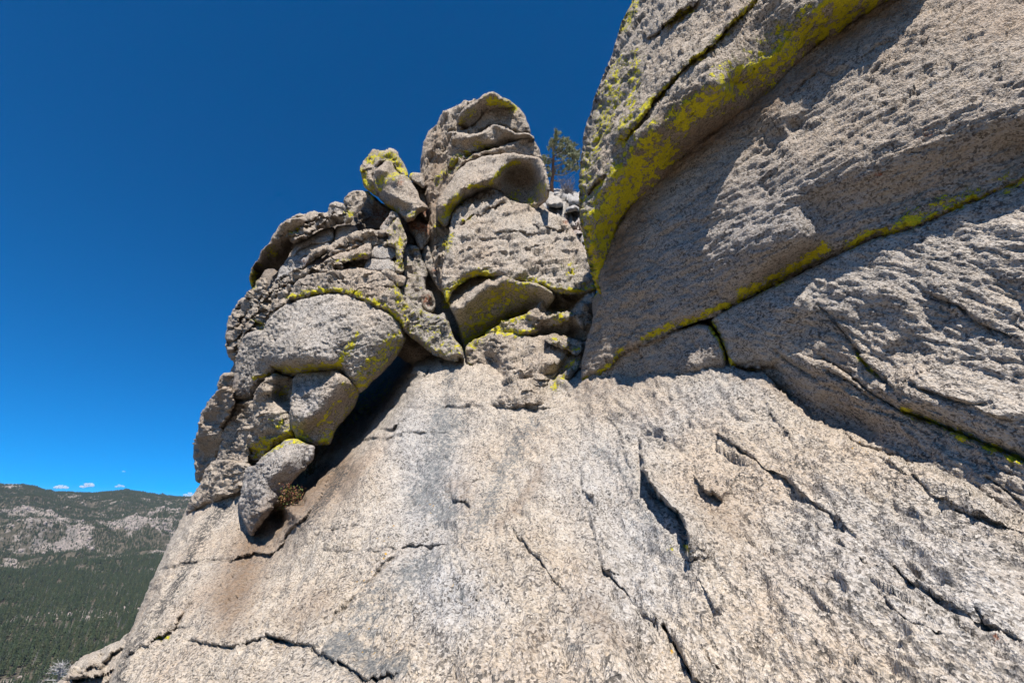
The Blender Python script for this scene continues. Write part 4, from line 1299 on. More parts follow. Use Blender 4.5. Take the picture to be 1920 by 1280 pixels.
rock('buttress_block', 'knobbly grey lump standing in front of the dark hole on the left skyline', 'rock', 'z2',
     [(285, 775), (305, 720), (340, 688), (375, 684), (385, 735), (372, 775), (335, 790)], FL, 0.10, 8, 0.25, 4, 0.1, 0.7, rough=(0.07, 0.05, 0.02), group=LF, key='lump')
rock('buttress_block', 'crumbly layered shoulder of the buttress between skyline knob and smooth boulder', 'rock', 'z2',
     [(270, 1070), (260, 1010), (300, 930), (330, 880), (370, 800), (440, 728), (520, 680), (600, 635), (700, 595), (900, 570), (920, 625), (830, 640), (700, 660), (600, 705), (565, 760),
      (545, 800), (530, 862), (500, 920), (440, 980), (400, 1020), (370, 1065), (330, 1060)], FL, 0.04, 12, 0.22, 8, 0.14, 1.2, rough=(0.08, 0.055, 0.018), group=LF, key='shoulder',
     strata=[(-30, 13, 0.13)], lump=(0.04, 18.0), tilt=(0.2, 0), fac=(0.07, 0.03))
rock('buttress_block', 'brown overhanging brow on the left skyline with yellow lichen at its tip', 'rock', 'z2',
     [(260, 680), (272, 620), (330, 560), (358, 480), (398, 440), (448, 360), (480, 310), (560, 260), (640, 262), (640, 340), (590, 430), (560, 470), (520, 540), (495, 590), (460, 640),
      (430, 612), (375, 612), (335, 645), (312, 700), (278, 762)], FL, 0.02, 8, 0.2, 6, 0.1, 1.4, rough=(0.06, 0.035, 0.014), group=LF, key='brow', tilt=(0.2, -0.3),
     pts=[('z2', [(275, 640), (350, 530), (420, 430), (500, 320), (580, 280)], 0.36), ('z2', [(320, 640), (400, 560), (480, 470), (560, 400)], 0.0), ('z2', [(450, 610), (520, 500), (580, 420)], -0.30)])
rock('buttress_block', 'wavy crumbling cap layer along the sloping top of the left buttress', 'rock layer', 'z2',
     [(480, 335), (500, 300), (560, 258), (620, 240), (720, 223), (810, 232), (830, 200), (940, 200), (962, 230), (964, 272), (880, 302), (850, 322), (760, 334), (700, 374), (640, 414),
      (590, 436), (555, 430), (500, 380)], FL, 0.26, 9, 0.28, 10, 0.30, 1.4, rough=(0.09, 0.05, 0.016), group=LF, key='cap2', strata=[(-22, 10, 0.16)], lump=(0.07, 15.0), fill={'grey': 0.2})
rock('buttress_block', 'small angular block perched on the cap layer of the left buttress', 'rock', 'z2',
     [(815, 240), (818, 190), (832, 156), (862, 148), (930, 155), (965, 185), (955, 215), (900, 232), (850, 240)], FL, 0.34, 6, 0.16, 4, 0.1, 0.8, rough=(0.07, 0.04, 0.015), group=LF, key='sm2', fill={'grey': 0.5})
rock('buttress_block', 'topmost tilted block of the left buttress, under the finger rock', 'rock', 'z2',
     [(914, 145), (950, 92), (1010, 65), (1057, 60), (1077, 100), (1062, 160), (1032, 210), (992, 262), (962, 304), (925, 296), (945, 250), (955, 200), (930, 158)],
     FL, 0.42, 8, 0.25, 8, 0.25, 1.1, rough=(0.07, 0.04, 0.015), group=LF, key='top', strata=(-30, 16, 0.05))
rock('buttress_block', 'smooth grey block under the cap layer, left of its round neighbour', 'rock', 'z2',
     [(545, 530), (575, 450), (640, 410), (730, 372), (800, 330), (858, 325), (856, 370), (842, 424), (760, 444), (700, 450), (620, 480), (575, 540)], FL, 0.08, 8, 0.2, 5, 0.12, 0.9,
     rough=(0.03, 0.015, 0.01), group=LF, key='g1', lay=0, fill={'grey': 0.85})
rock('buttress_block', 'smooth round grey block under the cap layer, beside the dark cave', 'rock', 'z2',
     [(862, 325), (920, 309), (990, 317), (1022, 350), (1005, 382), (930, 402), (845, 428), (855, 375)], FL, 0.06, 9, 0.2, 5, 0.1, 0.8, rough=(0.03, 0.015, 0.01), group=LF, key='g2', lay=0, fill={'grey': 0.7})
rock('buttress_block', 'pale smooth grey face fanning down from beneath the strata to the dark hole', 'rock', 'z2',
     [(436, 728), (478, 620), (538, 530), (600, 480), (700, 448), (835, 428), (860, 470), (760, 530), (700, 580), (640, 610), (560, 650), (500, 680)], FL, 0.0, 7, 0.14, 5, 0.08, 0.8,
     rough=(0.04, 0.018, 0.01), group=LF, key='g3', fill={'grey': 1.0}, strata=(-36, 17, 0.06))
for nm, lab, poly, off, fill in [
    ('s1', 'uppermost thin stratum below the dark cave of the left buttress',
     [(660, 575), (690, 515), (720, 480), (800, 452), (900, 407), (1000, 366), (1100, 346), (1240, 342), (1325, 378), (1220, 390), (1130, 405), (1010, 415), (930, 445), (830, 495), (760, 535)], 0.28, {}),
    ('s2', 'lumpy second stratum of the left buttress, ending at the small pale blocks',
     [(815, 530), (822, 498), (880, 468), (950, 432), (1050, 402), (1150, 396), (1225, 420), (1225, 455), (1120, 455), (1060, 445), (980, 485), (900, 515)], 0.20, {}),
    ('s3', 'third stratum of the left buttress, a square-ended plank of rock with a yellow lower edge',
     [(755, 592), (830, 543), (920, 506), (1000, 486), (1090, 436), (1114, 440), (1114, 520), (1082, 548), (990, 553), (920, 573), (860, 573), (800, 588)], 0.30, {}),
    ('s5', 'grey rusty recess block under the square-ended plank of rock',
     [(895, 580), (1000, 550), (1095, 540), (1090, 605), (1062, 625), (960, 626), (905, 628)], -0.02, {'grey': 0.6, 'slate': 0.2})]:
    rock('stratum', lab, 'rock layer', 'z2', poly, FL, off, 7, 0.16, 8, 0.22, 1.0, rough=(0.06, 0.04, 0.016), group='thin strata of the left buttress', key=nm, fill=fill, lump=(0.08, 16.0))
rock('buttress_block', 'upper of two pale squarish blocks near the right edge of the left buttress', 'rock', 'z2',
     [(1105, 550), (1112, 510), (1130, 468), (1180, 448), (1282, 464), (1294, 520), (1250, 548), (1170, 552)], FL, 0.14, 7, 0.14, 4, 0.08, 0.8, rough=(0.04, 0.02, 0.012), group=LF, key='q1', lay=0, fill={'grey': 0.9})
rock('buttress_block', 'lower of two pale squarish blocks near the right edge of the left buttress', 'rock', 'z2',
     [(1066, 622), (1088, 553), (1170, 548), (1252, 547), (1292, 600), (1282, 645), (1180, 634)], FL, 0.16, 7, 0.14, 4, 0.08, 0.8, rough=(0.04, 0.02, 0.012), group=LF, key='q2', lay=0, fill={'grey': 0.9})
rock('buttress_block', 'crinkled pointed rib with yellow-green lichen, right edge of the left buttress', 'rock rib', 'z2',
     [(1200, 355), (1255, 310), (1300, 253), (1342, 330), (1368, 410), (1348, 470), (1332, 560), (1345, 630), (1310, 660), (1284, 610), (1290, 530), (1290, 470), (1235, 452), (1222, 420), (1245, 385)],
     FL, 0.30, 8, 0.3, 4, 0.1, 1.2, rough=(0.09, 0.06, 0.02), group=LF, key='rib', fill={'lichen': 0.18}, lump=(0.12, 13.0))
rock('buttress_block', 'small brown wedge lodged at the right end of the arched granite band', 'rock', 'z2',
     [(1180, 640), (1210, 628), (1260, 632), (1300, 655), (1352, 680), (1352, 732), (1312, 748), (1280, 705), (1230, 672)], FL, 0.30, 6, 0.14, 6, 0.14, 0.6, rough=(0.05, 0.03, 0.014), group=LF, key='brownw')
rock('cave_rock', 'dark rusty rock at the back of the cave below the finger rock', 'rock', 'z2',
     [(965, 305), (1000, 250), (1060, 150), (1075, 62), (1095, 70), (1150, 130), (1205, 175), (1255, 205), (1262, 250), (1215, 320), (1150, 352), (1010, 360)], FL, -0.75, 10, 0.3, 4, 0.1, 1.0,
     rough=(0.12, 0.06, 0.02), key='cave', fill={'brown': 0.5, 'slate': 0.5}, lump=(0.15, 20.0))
rock('saddle_rock', 'thin pale saddle of rock below the foot of the finger rock', 'rock', 'z2',
     [(1170, 340), (1205, 290), (1240, 240), (1250, 205), (1290, 225), (1330, 290), (1290, 262), (1260, 300), (1225, 345)], FL, 0.05, 7, 0.2, 4, 0.1, 0.8, rough=(0.06, 0.03, 0.014), key='saddle', fill={'grey': 0.5})
GP = 'broken rocks wedged in the gap between buttress and tower'
for nm, lab, poly, off, fill in [
    ('w1', 'grey-green cracked rock face filling the gap between buttress and tower',
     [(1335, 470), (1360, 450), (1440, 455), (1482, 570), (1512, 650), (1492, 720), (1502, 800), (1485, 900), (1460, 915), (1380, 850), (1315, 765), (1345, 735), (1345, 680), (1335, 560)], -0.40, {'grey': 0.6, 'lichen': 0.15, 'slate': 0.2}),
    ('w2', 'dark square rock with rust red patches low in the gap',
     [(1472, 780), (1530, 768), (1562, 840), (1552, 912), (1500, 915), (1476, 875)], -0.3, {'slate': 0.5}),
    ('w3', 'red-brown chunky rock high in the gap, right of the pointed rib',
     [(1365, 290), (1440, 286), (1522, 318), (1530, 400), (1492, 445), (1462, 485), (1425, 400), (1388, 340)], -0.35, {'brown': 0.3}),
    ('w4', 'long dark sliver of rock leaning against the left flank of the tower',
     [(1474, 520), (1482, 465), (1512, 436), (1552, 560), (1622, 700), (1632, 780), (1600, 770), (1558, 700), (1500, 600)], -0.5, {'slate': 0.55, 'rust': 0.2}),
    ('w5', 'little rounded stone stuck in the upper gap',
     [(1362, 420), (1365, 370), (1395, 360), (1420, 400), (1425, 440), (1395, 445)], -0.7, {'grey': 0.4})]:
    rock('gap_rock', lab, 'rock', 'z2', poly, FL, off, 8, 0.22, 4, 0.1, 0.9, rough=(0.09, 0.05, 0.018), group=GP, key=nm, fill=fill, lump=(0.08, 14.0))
rock('buttress_block', 'grey-green lichened mass at the foot of the gap, bridging buttress and tower', 'rock', 'z2',
     [(1300, 750), (1380, 835), (1460, 903), (1540, 938), (1600, 952), (1632, 918), (1655, 1000), (1695, 1110), (1752, 1180), (1775, 1245), (1700, 1275), (1640, 1256), (1560, 1226), (1500, 1176),
      (1430, 1126), (1370, 1072), (1345, 1062), (1330, 980), (1355, 930), (1330, 850)], FL, 0.12, 14, 0.30, 10, 0.25, 1.2, rough=(0.08, 0.06, 0.018), group=LF, key='mass', fill={'lichen': 0.2, 'slate': 0.25, 'grey': 0.5},
     lump=(0.08, 22.0))
# finger rock
rock('finger_hood', 'curled crusty hood crowning the leaning finger rock, edged with yellow lichen', 'rock', 'z1',
     [(150, 720), (138, 630), (168, 590), (193, 560), (233, 503), (270, 520), (330, 516), (352, 500), (402, 515), (412, 560), (442, 600), (485, 692), (455, 700), (400, 652), (370, 605), (330, 580),
      (280, 606), (255, 640), (245, 690), (248, 750), (275, 845), (240, 830), (175, 775)], FL, -0.05, 7, 0.3, 6, 0.2, 1.3, rough=(0.09, 0.06, 0.02), key='hood', lump=(0.1, 12.0))
rock('finger_rock', 'leaning finger of rock beside the central tower, its right face pale grey', 'rock', 'z1',
     [(228, 740), (232, 680), (260, 636), (300, 606), (325, 575), (372, 606), (402, 648), (452, 688), (492, 718), (512, 760), (545, 800), (565, 860), (624, 922), (602, 944), (562, 954), (522, 1004),
      (472, 1024), (428, 992), (368, 934), (310, 894), (256, 832)], FL, 0.20, 14, 0.55, 8, 0.2, 1.6, rough=(0.07, 0.035, 0.014), key='finger', lay=0, lump=(0.08, 18.0),
     pts=[('z1', [(260, 720), (330, 800), (450, 960)], -0.05), ('z1', [(300, 660), (420, 700), (500, 850), (580, 930)], 0.14), ('z1', [(420, 760), (400, 850)], 0.2), ('z1', [(330, 700), (400, 690)], -0.04)])
rock('perched_rock', 'small pale rock lodged between the finger rock and the tower flank', 'rock', 'z1',
     [(488, 692), (520, 664), (577, 667), (596, 720), (600, 775), (560, 762), (500, 722)], FL, -0.25, 8, 0.25, 4, 0.1, 0.9, rough=(0.06, 0.03, 0.014), key='perch', fill={'grey': 0.4})
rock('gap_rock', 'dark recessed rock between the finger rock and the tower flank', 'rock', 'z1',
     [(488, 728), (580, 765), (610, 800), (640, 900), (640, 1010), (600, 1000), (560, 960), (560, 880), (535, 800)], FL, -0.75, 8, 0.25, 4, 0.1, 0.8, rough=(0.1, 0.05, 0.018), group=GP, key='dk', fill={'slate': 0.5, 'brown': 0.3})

# ------------------------------------------------------------------ the gully behind, and the lower ledge far left
GB = 'pale boulders in the gully below the pine'
rock('gully_ground', None, None, 'za', [(150, 1000), (300, 730), (345, 712), (450, 700), (560, 740), (700, 700), (760, 900), (760, 1300), (600, 1350), (480, 1150)], FB, -0.3, 14, 0.6, 0, 0, 3.0,
     rough=(0.35, 0.22, 0.06), kind='structure', key='gully', fill={'grey': 0.9, 'rust': 0.12}, lump=(0.3, 12.0), strata=(12, 8, 0.25))
for lab, poly, off, fill in [
    ('rounded lichened boulder right beside the hollow overhang of the tower', [(288, 800), (305, 755), (350, 745), (410, 770), (436, 820), (436, 880), (380, 880), (320, 870), (292, 850)], 0.8, {'grey': 0.4}),
    ('white angular rock tucked in beneath the hollow overhang', [(205, 880), (240, 840), (282, 803), (302, 850), (308, 892), (260, 895)], 1.0, {'grey': 1.0}),
    ('flat stone at the foot of the pine trunk', [(325, 745), (340, 725), (400, 732), (420, 752), (370, 758)], 1.0, {'grey': 0.8}),
    ('pale slab in the gully with a dark hollow above it', [(440, 890), (480, 850), (560, 840), (600, 880), (600, 900), (480, 905)], 0.8, {'grey': 1.0}),
    ('pale gully rock below the dead bush, against the overhanging boulder', [(470, 800), (520, 765), (600, 760), (620, 830), (560, 840), (490, 850)], 0.8, {'grey': 1.0})]:
    rock('gully_boulder', lab, 'boulder', 'za', poly, FB, off, 7, 0.5, 3, 0.2, 1.5, rough=(0.15, 0.08, 0.03), group=GB, key='gb', fill=fill)
rock('rock_ledge', 'pale sloping ledge of rock in the bottom left corner, beside the dead tree', 'rock ledge', 'zb',
     [(560, 1420), (670, 1285), (800, 1180), (858, 1080), (960, 990), (1100, 920), (1250, 850), (1440, 762), (1620, 600), (1700, 700), (1600, 1000), (1500, 1300), (1400, 1500)],
     FD, 0.0, 16, 0.5, 0, 0, 2.0, rough=(0.12, 0.06, 0.02), key='ledge', strata=(-24, 22, 0.22), fill={'grey': 0.1})
# ------------------------------------------------------------------ the valley and the far ridge
def sky_el(px, py):
    d = ray(np.array(px, float), np.array(py, float))
    return np.degrees(np.arctan2(d[..., 0], d[..., 1])), np.degrees(np.arctan2(d[..., 2], np.hypot(d[..., 0], d[..., 1])))


_sx = [-200, -80, 0, 30, 62, 78, 92, 112, 130, 146, 170, 200, 232, 250, 275, 300, 330, 350, 372, 420, 600, 900, 1400]
_sy = [905, 912, 918, 920, 923, 928, 933, 931, 928, 928, 931, 930, 926, 929, 933, 936, 939, 941, 942, 946, 950, 955, 960]
SAZ, SEL = sky_el(_sx, _sy)
R_SKY = 5200.0


def terrain_h(x, y):
    r = np.hypot(x, y)
    az = np.degrees(np.arctan2(x, y))
    el = np.interp(az, SAZ, SEL)
    zs = R_SKY * np.tan(np.radians(el))
    base = np.interp(r, [0, 120, 300, 600, 900, 1500, 2200, 2900, 3400, 4100], [-60, -110, -170, -208, -212, -186, -136, -86, 0, 125])
    f = np.clip((r - 4100) / (R_SKY - 4100), 0, 1)
    z = np.where(r > 4100, 125 + (zs - 125) * (f * f * (3 - 2 * f)) ** 0.9, base)
    z = np.where(r > R_SKY, zs - (r - R_SKY) * 0.12, z)
    p = np.column_stack([x, y, np.zeros(len(x))])
    amp = np.clip((r - 2400) / 900, 0, 1) * np.clip((R_SKY + 250 - r) / 1100, 0.0, 1)
    z = z + amp * (165 * (fbm(p / 800.0, 4, 0.5, 3, ridged=True) - 0.15) + 16 * fbm(p / 110.0, 3, 0.6, 5))
    z = z + np.clip((r - 500) / 500, 0, 1) * (16 * fbm(p / 420.0, 3, 0.5, 9))
    z = z + np.clip((r - 2400) / 600, 0, 1) * 5 * fbm(p / 45.0, 2, 0.6, 13)
    back = np.clip((np.abs(az) - 70) / 40, 0, 1)
    return z * (1 - back) + back * (-200 + 60 * fbm(p / 1500.0, 3, 0.5, 17))


def rockiness(x, y):
    """0 forest floor, 1 bare rock"""
    r = np.hypot(x, y)
    p = np.column_stack([x, y, np.zeros(len(x))])
    n = fbm(p / 300.0, 4, 0.65, 23) * 1.1 + 0.5 * fbm(p / 70.0, 3, 0.6, 27)
    zone = np.interp(r + 420 * fbm(p / 700.0, 3, 0.6, 51), [0, 700, 1100, 2500, 2850, 3400, 4100, 4700, 5300], [0.52, 0.50, 0.34, 0.20, 0.38, 0.47, 0.44, 0.30, 0.24])
    zone = zone + 0.3 * np.exp(-((r - 1000) / 150) ** 2) * (np.degrees(np.arctan2(x, y)) < -40)
    return np.clip((n * 0.9 + zone - 0.36) * 3.2, 0, 1)


azs = np.radians(np.concatenate([np.arange(-180, -60, 6), np.arange(-60, -20, 0.11), np.arange(-20, 180.1, 6)]))
rs = np.concatenate([[3, 60, 120, 200], np.geomspace(280, 2600, 90)[:-1], np.arange(2600, 5500, 16), np.geomspace(5500, 12000, 12)])
AZ, RR_ = np.meshgrid(azs, rs)
tx, ty = (RR_ * np.sin(AZ)).ravel(), (RR_ * np.cos(AZ)).ravel()
tz = terrain_h(tx, ty)
nr, na = AZ.shape
ii = np.arange(nr * na).reshape(nr, na)
tq = np.stack([ii[:-1, :-1], ii[:-1, 1:], ii[1:, 1:], ii[1:, :-1]], -1).reshape(-1, 4)[:, ::-1]
rk = rockiness(tx, ty)


def terrain_material():
    m, nd, lk, bs = newmat("valley_ground")
    bs.inputs["Roughness"].default_value = 0.95
    bs.inputs["Specular IOR Level"].default_value = 0.1
    g = N(nd, "ShaderNodeNewGeometry")
    at = N(nd, "ShaderNodeAttribute", attribute_name="bare")

    def noise(s, d=4):
        n = N(nd, "ShaderNodeTexNoise")
        n.inputs["Scale"].default_value = s
        n.inputs["Detail"].default_value = d
        n.inputs["Roughness"].default_value = 0.65
        lk.new(g.outputs["Position"], n.inputs["Vector"])
        return n.outputs["Fac"]

    def mix(f, a, b):
        r = N(nd, "ShaderNodeMix", data_type='RGBA')
        lk.new(f, r.inputs[0])
        for i, v in ((6, a), (7, b)):
            if isinstance(v, tuple):
                r.inputs[i].default_value = (*v, 1)
            else:
                lk.new(v, r.inputs[i])
        return r.outputs[2]

    def rng_(v, a, b):
        r = N(nd, "ShaderNodeMapRange")
        r.inputs["From Min"].default_value = a
        r.inputs["From Max"].default_value = b
        lk.new(v, r.inputs["Value"])
        return r.outputs[0]
    rock_ = mix(rng_(noise(0.02), 0.35, 0.65), (0.30, 0.25, 0.22), (0.20, 0.175, 0.16))
    rock_ = mix(rng_(noise(0.12), 0.45, 0.6), rock_, (0.13, 0.12, 0.10))
    floor_ = mix(rng_(noise(0.05), 0.4, 0.62), (0.05, 0.048, 0.034), (0.105, 0.088, 0.066))
    s = N(nd, "ShaderNodeMath", operation='ADD')
    lk.new(at.outputs["Fac"], s.inputs[0])
    lk.new(rng_(noise(0.06), 0.3, 0.7), s.inputs[1])
    lk.new(mix(rng_(s.outputs[0], 0.85, 1.15), floor_, rock_), bs.inputs["Base Color"])
    return m


tm = mesh_np("valley_ground", np.column_stack([tx, ty, tz]), tq, None, (terrain_material(),), True,
             {'bare': np.column_stack([rk, rk, rk, np.ones_like(rk)])})
put("valley_ground", tm, kind='structure')

# ------------------------------------------------------------------ conifers
BARK = flat_mat("bark", (0.13, 0.085, 0.06), 0.9, 0.3, 8)
DEADWOOD = flat_mat("dead_wood", (0.24, 0.22, 0.21), 0.9, 0.25, 12)
NEEDLE = [flat_mat("needles_a", (0.040, 0.058, 0.028), 0.7, 0.3, 0.4), flat_mat("needles_b", (0.052, 0.062, 0.030), 0.7, 0.3, 0.4),
          flat_mat("needles_c", (0.035, 0.048, 0.028), 0.7, 0.3, 0.4)]


def conifer_mesh(name, seed, layers, width, mat, top=1.0, sides=7):
    """unit-height conifer: ragged skirts of branches round a stem, gaps between the skirts"""
    r_ = random.Random(seed)
    v, f, mi = [], [], []
    n = 5
    for k in range(n):
        a = k * 2 * math.pi / n
        v.append((0.022 * math.cos(a), 0.022 * math.sin(a), -0.08))
    v.append((0, 0, top * 0.95))
    for k in range(n):
        f.append((k, (k + 1) % n, n))
        mi.append(1)
    z0 = 0.14
    for L in range(layers):
        t = L / layers
        zb = z0 + (1 - z0) * t * 0.96
        rad = width * (1 - t) ** 0.75 * r_.uniform(0.75, 1.12) + 0.015
        h = (1 - z0) / layers * r_.uniform(1.4, 2.0)
        off = (r_.uniform(-.02, .02), r_.uniform(-.02, .02))
        b = len(v)
        v.append((off[0] * .3, off[1] * .3, min(zb + h, 1.0)))
        ph = r_.uniform(0, 6)
        for k in range(sides * 2):
            a = ph + k * math.pi / sides
            rr = rad * (r_.uniform(0.8, 1.25) if k % 2 == 0 else r_.uniform(0.35, 0.6))
            v.append((off[0] + rr * math.cos(a), off[1] + rr * math.sin(a), zb + (r_.uniform(-.04, .02) if k % 2 == 0 else r_.uniform(0.0, .04))))
        for k in range(sides * 2):
            f.append((b, b + 1 + k, b + 1 + (k + 1) % (sides * 2)))
            mi.append(0)
    return mesh_np(name, np.array(v), None, np.array(f), (mat, BARK), False, None, mi)


def snag_mesh(name, seed):
    r_ = random.Random(seed)
    v, f = [], []

    def spike(a, b, w):
        a, b = Vector(a), Vector(b)
        d = (b - a).normalized()
        s = d.orthogonal().normalized()
        t = d.cross(s)
        i = len(v)
        for k in range(3):
            an = k * 2.094
            v.append(tuple(a + (s * math.cos(an) + t * math.sin(an)) * w))
        v.append(tuple(b))
        f.extend([(i, i + 1, i + 3), (i + 1, i + 2, i + 3), (i + 2, i, i + 3)])
    spike((0, 0, -.05), (0.01, 0, 1), 0.022)
    for k in range(22):
        z = r_.uniform(.25, .92)
        a = r_.uniform(0, 6.28)
        L = 0.16 * (1.1 - z) + 0.05
        spike((0, 0, z), (L * math.cos(a), L * math.sin(a), z + r_.uniform(-.02, .06)), 0.008)
    return mesh_np(name, np.array(v), None, np.array(f), (DEADWOOD,), False)


TREES = [conifer_mesh("conifer_a", 1, 7, 0.15, NEEDLE[0]), conifer_mesh("conifer_b", 2, 6, 0.20, NEEDLE[1]),
         conifer_mesh("conifer_c", 3, 8, 0.17, NEEDLE[2]), conifer_mesh("conifer_d", 4, 5, 0.24, NEEDLE[0]), snag_mesh("snag", 5)]


def project(x, y, z):
    d = y * CP + z * SP
    u = -y * SP + z * CP
    return 960 + FPX * x / d, 640 - FPX * u / d


def scatter(n, r0, r1, a0=-57, a1=-21):
    r = np.sqrt(rng.uniform(r0 * r0, r1 * r1, n))
    a = np.radians(rng.uniform(a0, a1, n))
    return r * np.sin(a), r * np.cos(a), r


x1, y1, r1_ = scatter(40000, 330, 2950)
x2, y2, r2_ = scatter(150000, 2950, 5600)
X_, Y_, R__ = np.concatenate([x1, x2]), np.concatenate([y1, y2]), np.concatenate([r1_, r2_])
rk_ = rockiness(X_, Y_)
pp = np.column_stack([X_, Y_, np.zeros(len(X_))])
clump = perlin(pp / 60.0, 33)
keep = rng.random(len(X_)) < np.clip(1.0 - 0.5 * rk_ + 0.5 * clump * rk_, 0.10, 1) * np.where(perlin(pp / 75.0, 37) > 0.33, 0.22, 1)
X_, Y_, R__, rk_ = X_[keep], Y_[keep], R__[keep], rk_[keep]
Z_ = terrain_h(X_, Y_) - 0.3
H_ = rng.uniform(11, 24, len(X_)) * np.where(R__ > 2950, 0.78, 1.0) * (1 - 0.3 * rk_)
KIND = rng.choice(5, len(X_), p=[.27, .27, .24, .15, .07])
TPX, TPY = project(X_, Y_, Z_)
xl = np.interp(TPY, [930, 1010, 1070, 1130, 1200, 1240, 1290], [380, 322, 288, 262, 225, 150, 95])
vis = (TPX > 0) & (TPX < xl - 3) & (TPY < 1300) & (TPY > 900)
order = np.argsort(np.where(vis, R__, 1e9) / H_)
single = order[:300]
mask = np.ones(len(X_), bool)
mask[single] = False
names = ["conifer", "conifer", "conifer", "conifer", "dead_conifer"]
GR = 'conifers of the valley forest below'
for i in single:
    k = int(KIND[i])
    o = put(names[k], TREES[k], ["dark green narrow conifer in the valley forest, lower left", "olive green broad conifer in the valley forest, lower left",
                                "deep green dense conifer in the valley forest, lower left", "squat bushy green conifer in the valley forest, lower left",
                                "bare grey dead conifer standing in the valley forest, lower left"][k], 'tree', GR, None, None, (X_[i], Y_[i], Z_[i]))
    o.scale = (H_[i], H_[i], H_[i])
    o.rotation_euler = (random.uniform(-.04, .04), random.uniform(-.04, .04), random.uniform(0, 6.28))


def instanced(name, pts, scales, kinds, protos, kind='stuff', tilt=0.05):
    """one object: the protos are set on every point by geometry nodes"""
    me = bpy.data.meshes.new(name)
    me.vertices.add(len(pts))
    me.vertices.foreach_set("co", np.asarray(pts, F32).ravel())
    for an, ty, va in (("size", 'FLOAT', scales), ("sort", 'INT', kinds), ("turn", 'FLOAT', rng.uniform(0, 6.28, len(pts)))):
        at = me.attributes.new(an, ty, 'POINT')
        at.data.foreach_set("value", np.asarray(va, F32 if ty == 'FLOAT' else np.int32))
    me.update()
    o = put(name, me, kind=kind)
    ng = bpy.data.node_groups.new(name, 'GeometryNodeTree')
    ng.interface.new_socket("Geometry", in_out='INPUT', socket_type='NodeSocketGeometry')
    ng.interface.new_socket("Geometry", in_out='OUTPUT', socket_type='NodeSocketGeometry')
    gi, go = ng.nodes.new("NodeGroupInput"), ng.nodes.new("NodeGroupOutput")
    join = ng.nodes.new("GeometryNodeJoinGeometry")
    na_ = []
    for an, ty in (("size", 'FLOAT'), ("sort", 'INT'), ("turn", 'FLOAT')):
        n = ng.nodes.new("GeometryNodeInputNamedAttribute")
        n.data_type = ty
        n.inputs[0].default_value = an
        na_.append(n.outputs[0])
    rot = ng.nodes.new("ShaderNodeCombineXYZ")
    ng.links.new(na_[2], rot.inputs[2])
    for k, pm in enumerate(protos):
        cmp = ng.nodes.new("FunctionNodeCompare")
        cmp.data_type = 'INT'
        cmp.operation = 'EQUAL'
        ins_ = [s for s in cmp.inputs if s.type == 'INT' and s.enabled]
        ng.links.new(na_[1], ins_[0])
        ins_[1].default_value = k
        inst = ng.nodes.new("GeometryNodeInstanceOnPoints")
        ng.links.new(gi.outputs[0], inst.inputs["Points"])
        ng.links.new(cmp.outputs[0], inst.inputs["Selection"])
        oi = ng.nodes.new("GeometryNodeObjectInfo")
        oi.inputs["Object"].default_value = pm
        oi.inputs["As Instance"].default_value = True
        ng.links.new(oi.outputs["Geometry"], inst.inputs["Instance"])
        ng.links.new(rot.outputs[0], inst.inputs["Rotation"])
        ng.links.new(na_[0], inst.inputs["Scale"])
        ng.links.new(inst.outputs[0], join.inputs[0])
    ng.links.new(join.outputs[0], go.inputs[0])
    md = o.modifiers.new("scatter", 'NODES')
    md.node_group = ng
    return o


def blob_mesh(name, seed, mat, flat=0.7):
    r_ = random.Random(seed)
    bm = bmesh.new()
    bmesh.ops.create_icosphere(bm, subdivisions=2, radius=0.5)
    co = np.array([v.co[:] for v in bm.verts])
    n = perlin(co * 2.1 + seed * 5, seed) * 0.28 + perlin(co * 5 + seed, seed + 3) * 0.12
    for v, k in zip(bm.verts, n):
        v.co = v.co * (1 + k)
        v.co.z *= flat
        v.co.x = round(v.co.x * 4.5) / 4.5 * 0.5 + v.co.x * 0.5
    me = bpy.data.meshes.new(name)
    bm.to_mesh(me)
    bm.free()
    me.materials.append(mat)
    return me


FARROCK = flat_mat("far_granite", (0.28, 0.235, 0.21), 0.9, 0.22, 0.3)
ROCKSET = [blob_mesh("crag_%s" % c, i + 1, FARROCK, f) for i, (c, f) in enumerate((("a", .8), ("b", 1.3), ("c", .55)))]
# instanced sets need an object per prototype; one real tree or crag of the scene serves as each
proto_objs = []
for k in range(5):
    cand = [o for o in scene.objects if o.type == 'MESH' and o.data == TREES[k]]
    proto_objs.append(cand[0])
sc_of = [o.scale[0] for o in proto_objs]
# object info in 'original' space keeps the mesh size, without the object's own scale
pts_f = np.column_stack([X_[mask], Y_[mask], Z_[mask]])
instanced("valley_forest", pts_f, H_[mask], KIND[mask], proto_objs)

# crags on the far hillsides
xr, yr, rr = scatter(60000, 600, 5400)
rkr = rockiness(xr, yr)
kp = rng.random(len(xr)) < np.clip(rkr * 1.2 - 0.25, 0, 1) * 0.42
xr, yr, rr = xr[kp], yr[kp], rr[kp]
zr = terrain_h(xr, yr)
sz = 5 + 17 * rng.random(len(xr)) ** 3 * np.where(rr > 2700, 1, 0.4)
cx_, cy_ = project(xr, yr, zr)
v2 = (cx_ > 0) & (cx_ < np.interp(cy_, [930, 1010, 1070, 1130, 1200, 1290], [380, 322, 288, 262, 225, 95]) - 4) & (cy_ > 900) & (cy_ < 1290)
od = np.argsort(np.where(v2, rr / sz, 1e9))[:120]
crag_objs = []
for j, i in enumerate(od):
    o = put("crag", ROCKSET[j % 3], "pale granite crag among the conifers on the far hillside", 'rock', 'crags on the far hillside', None, None, (xr[i], yr[i], zr[i]))
    o.scale = (sz[i],) * 3
    o.rotation_euler = (0, 0, random.uniform(0, 6.28))
    crag_objs.append(o)
mk = np.ones(len(xr), bool)
mk[od] = False
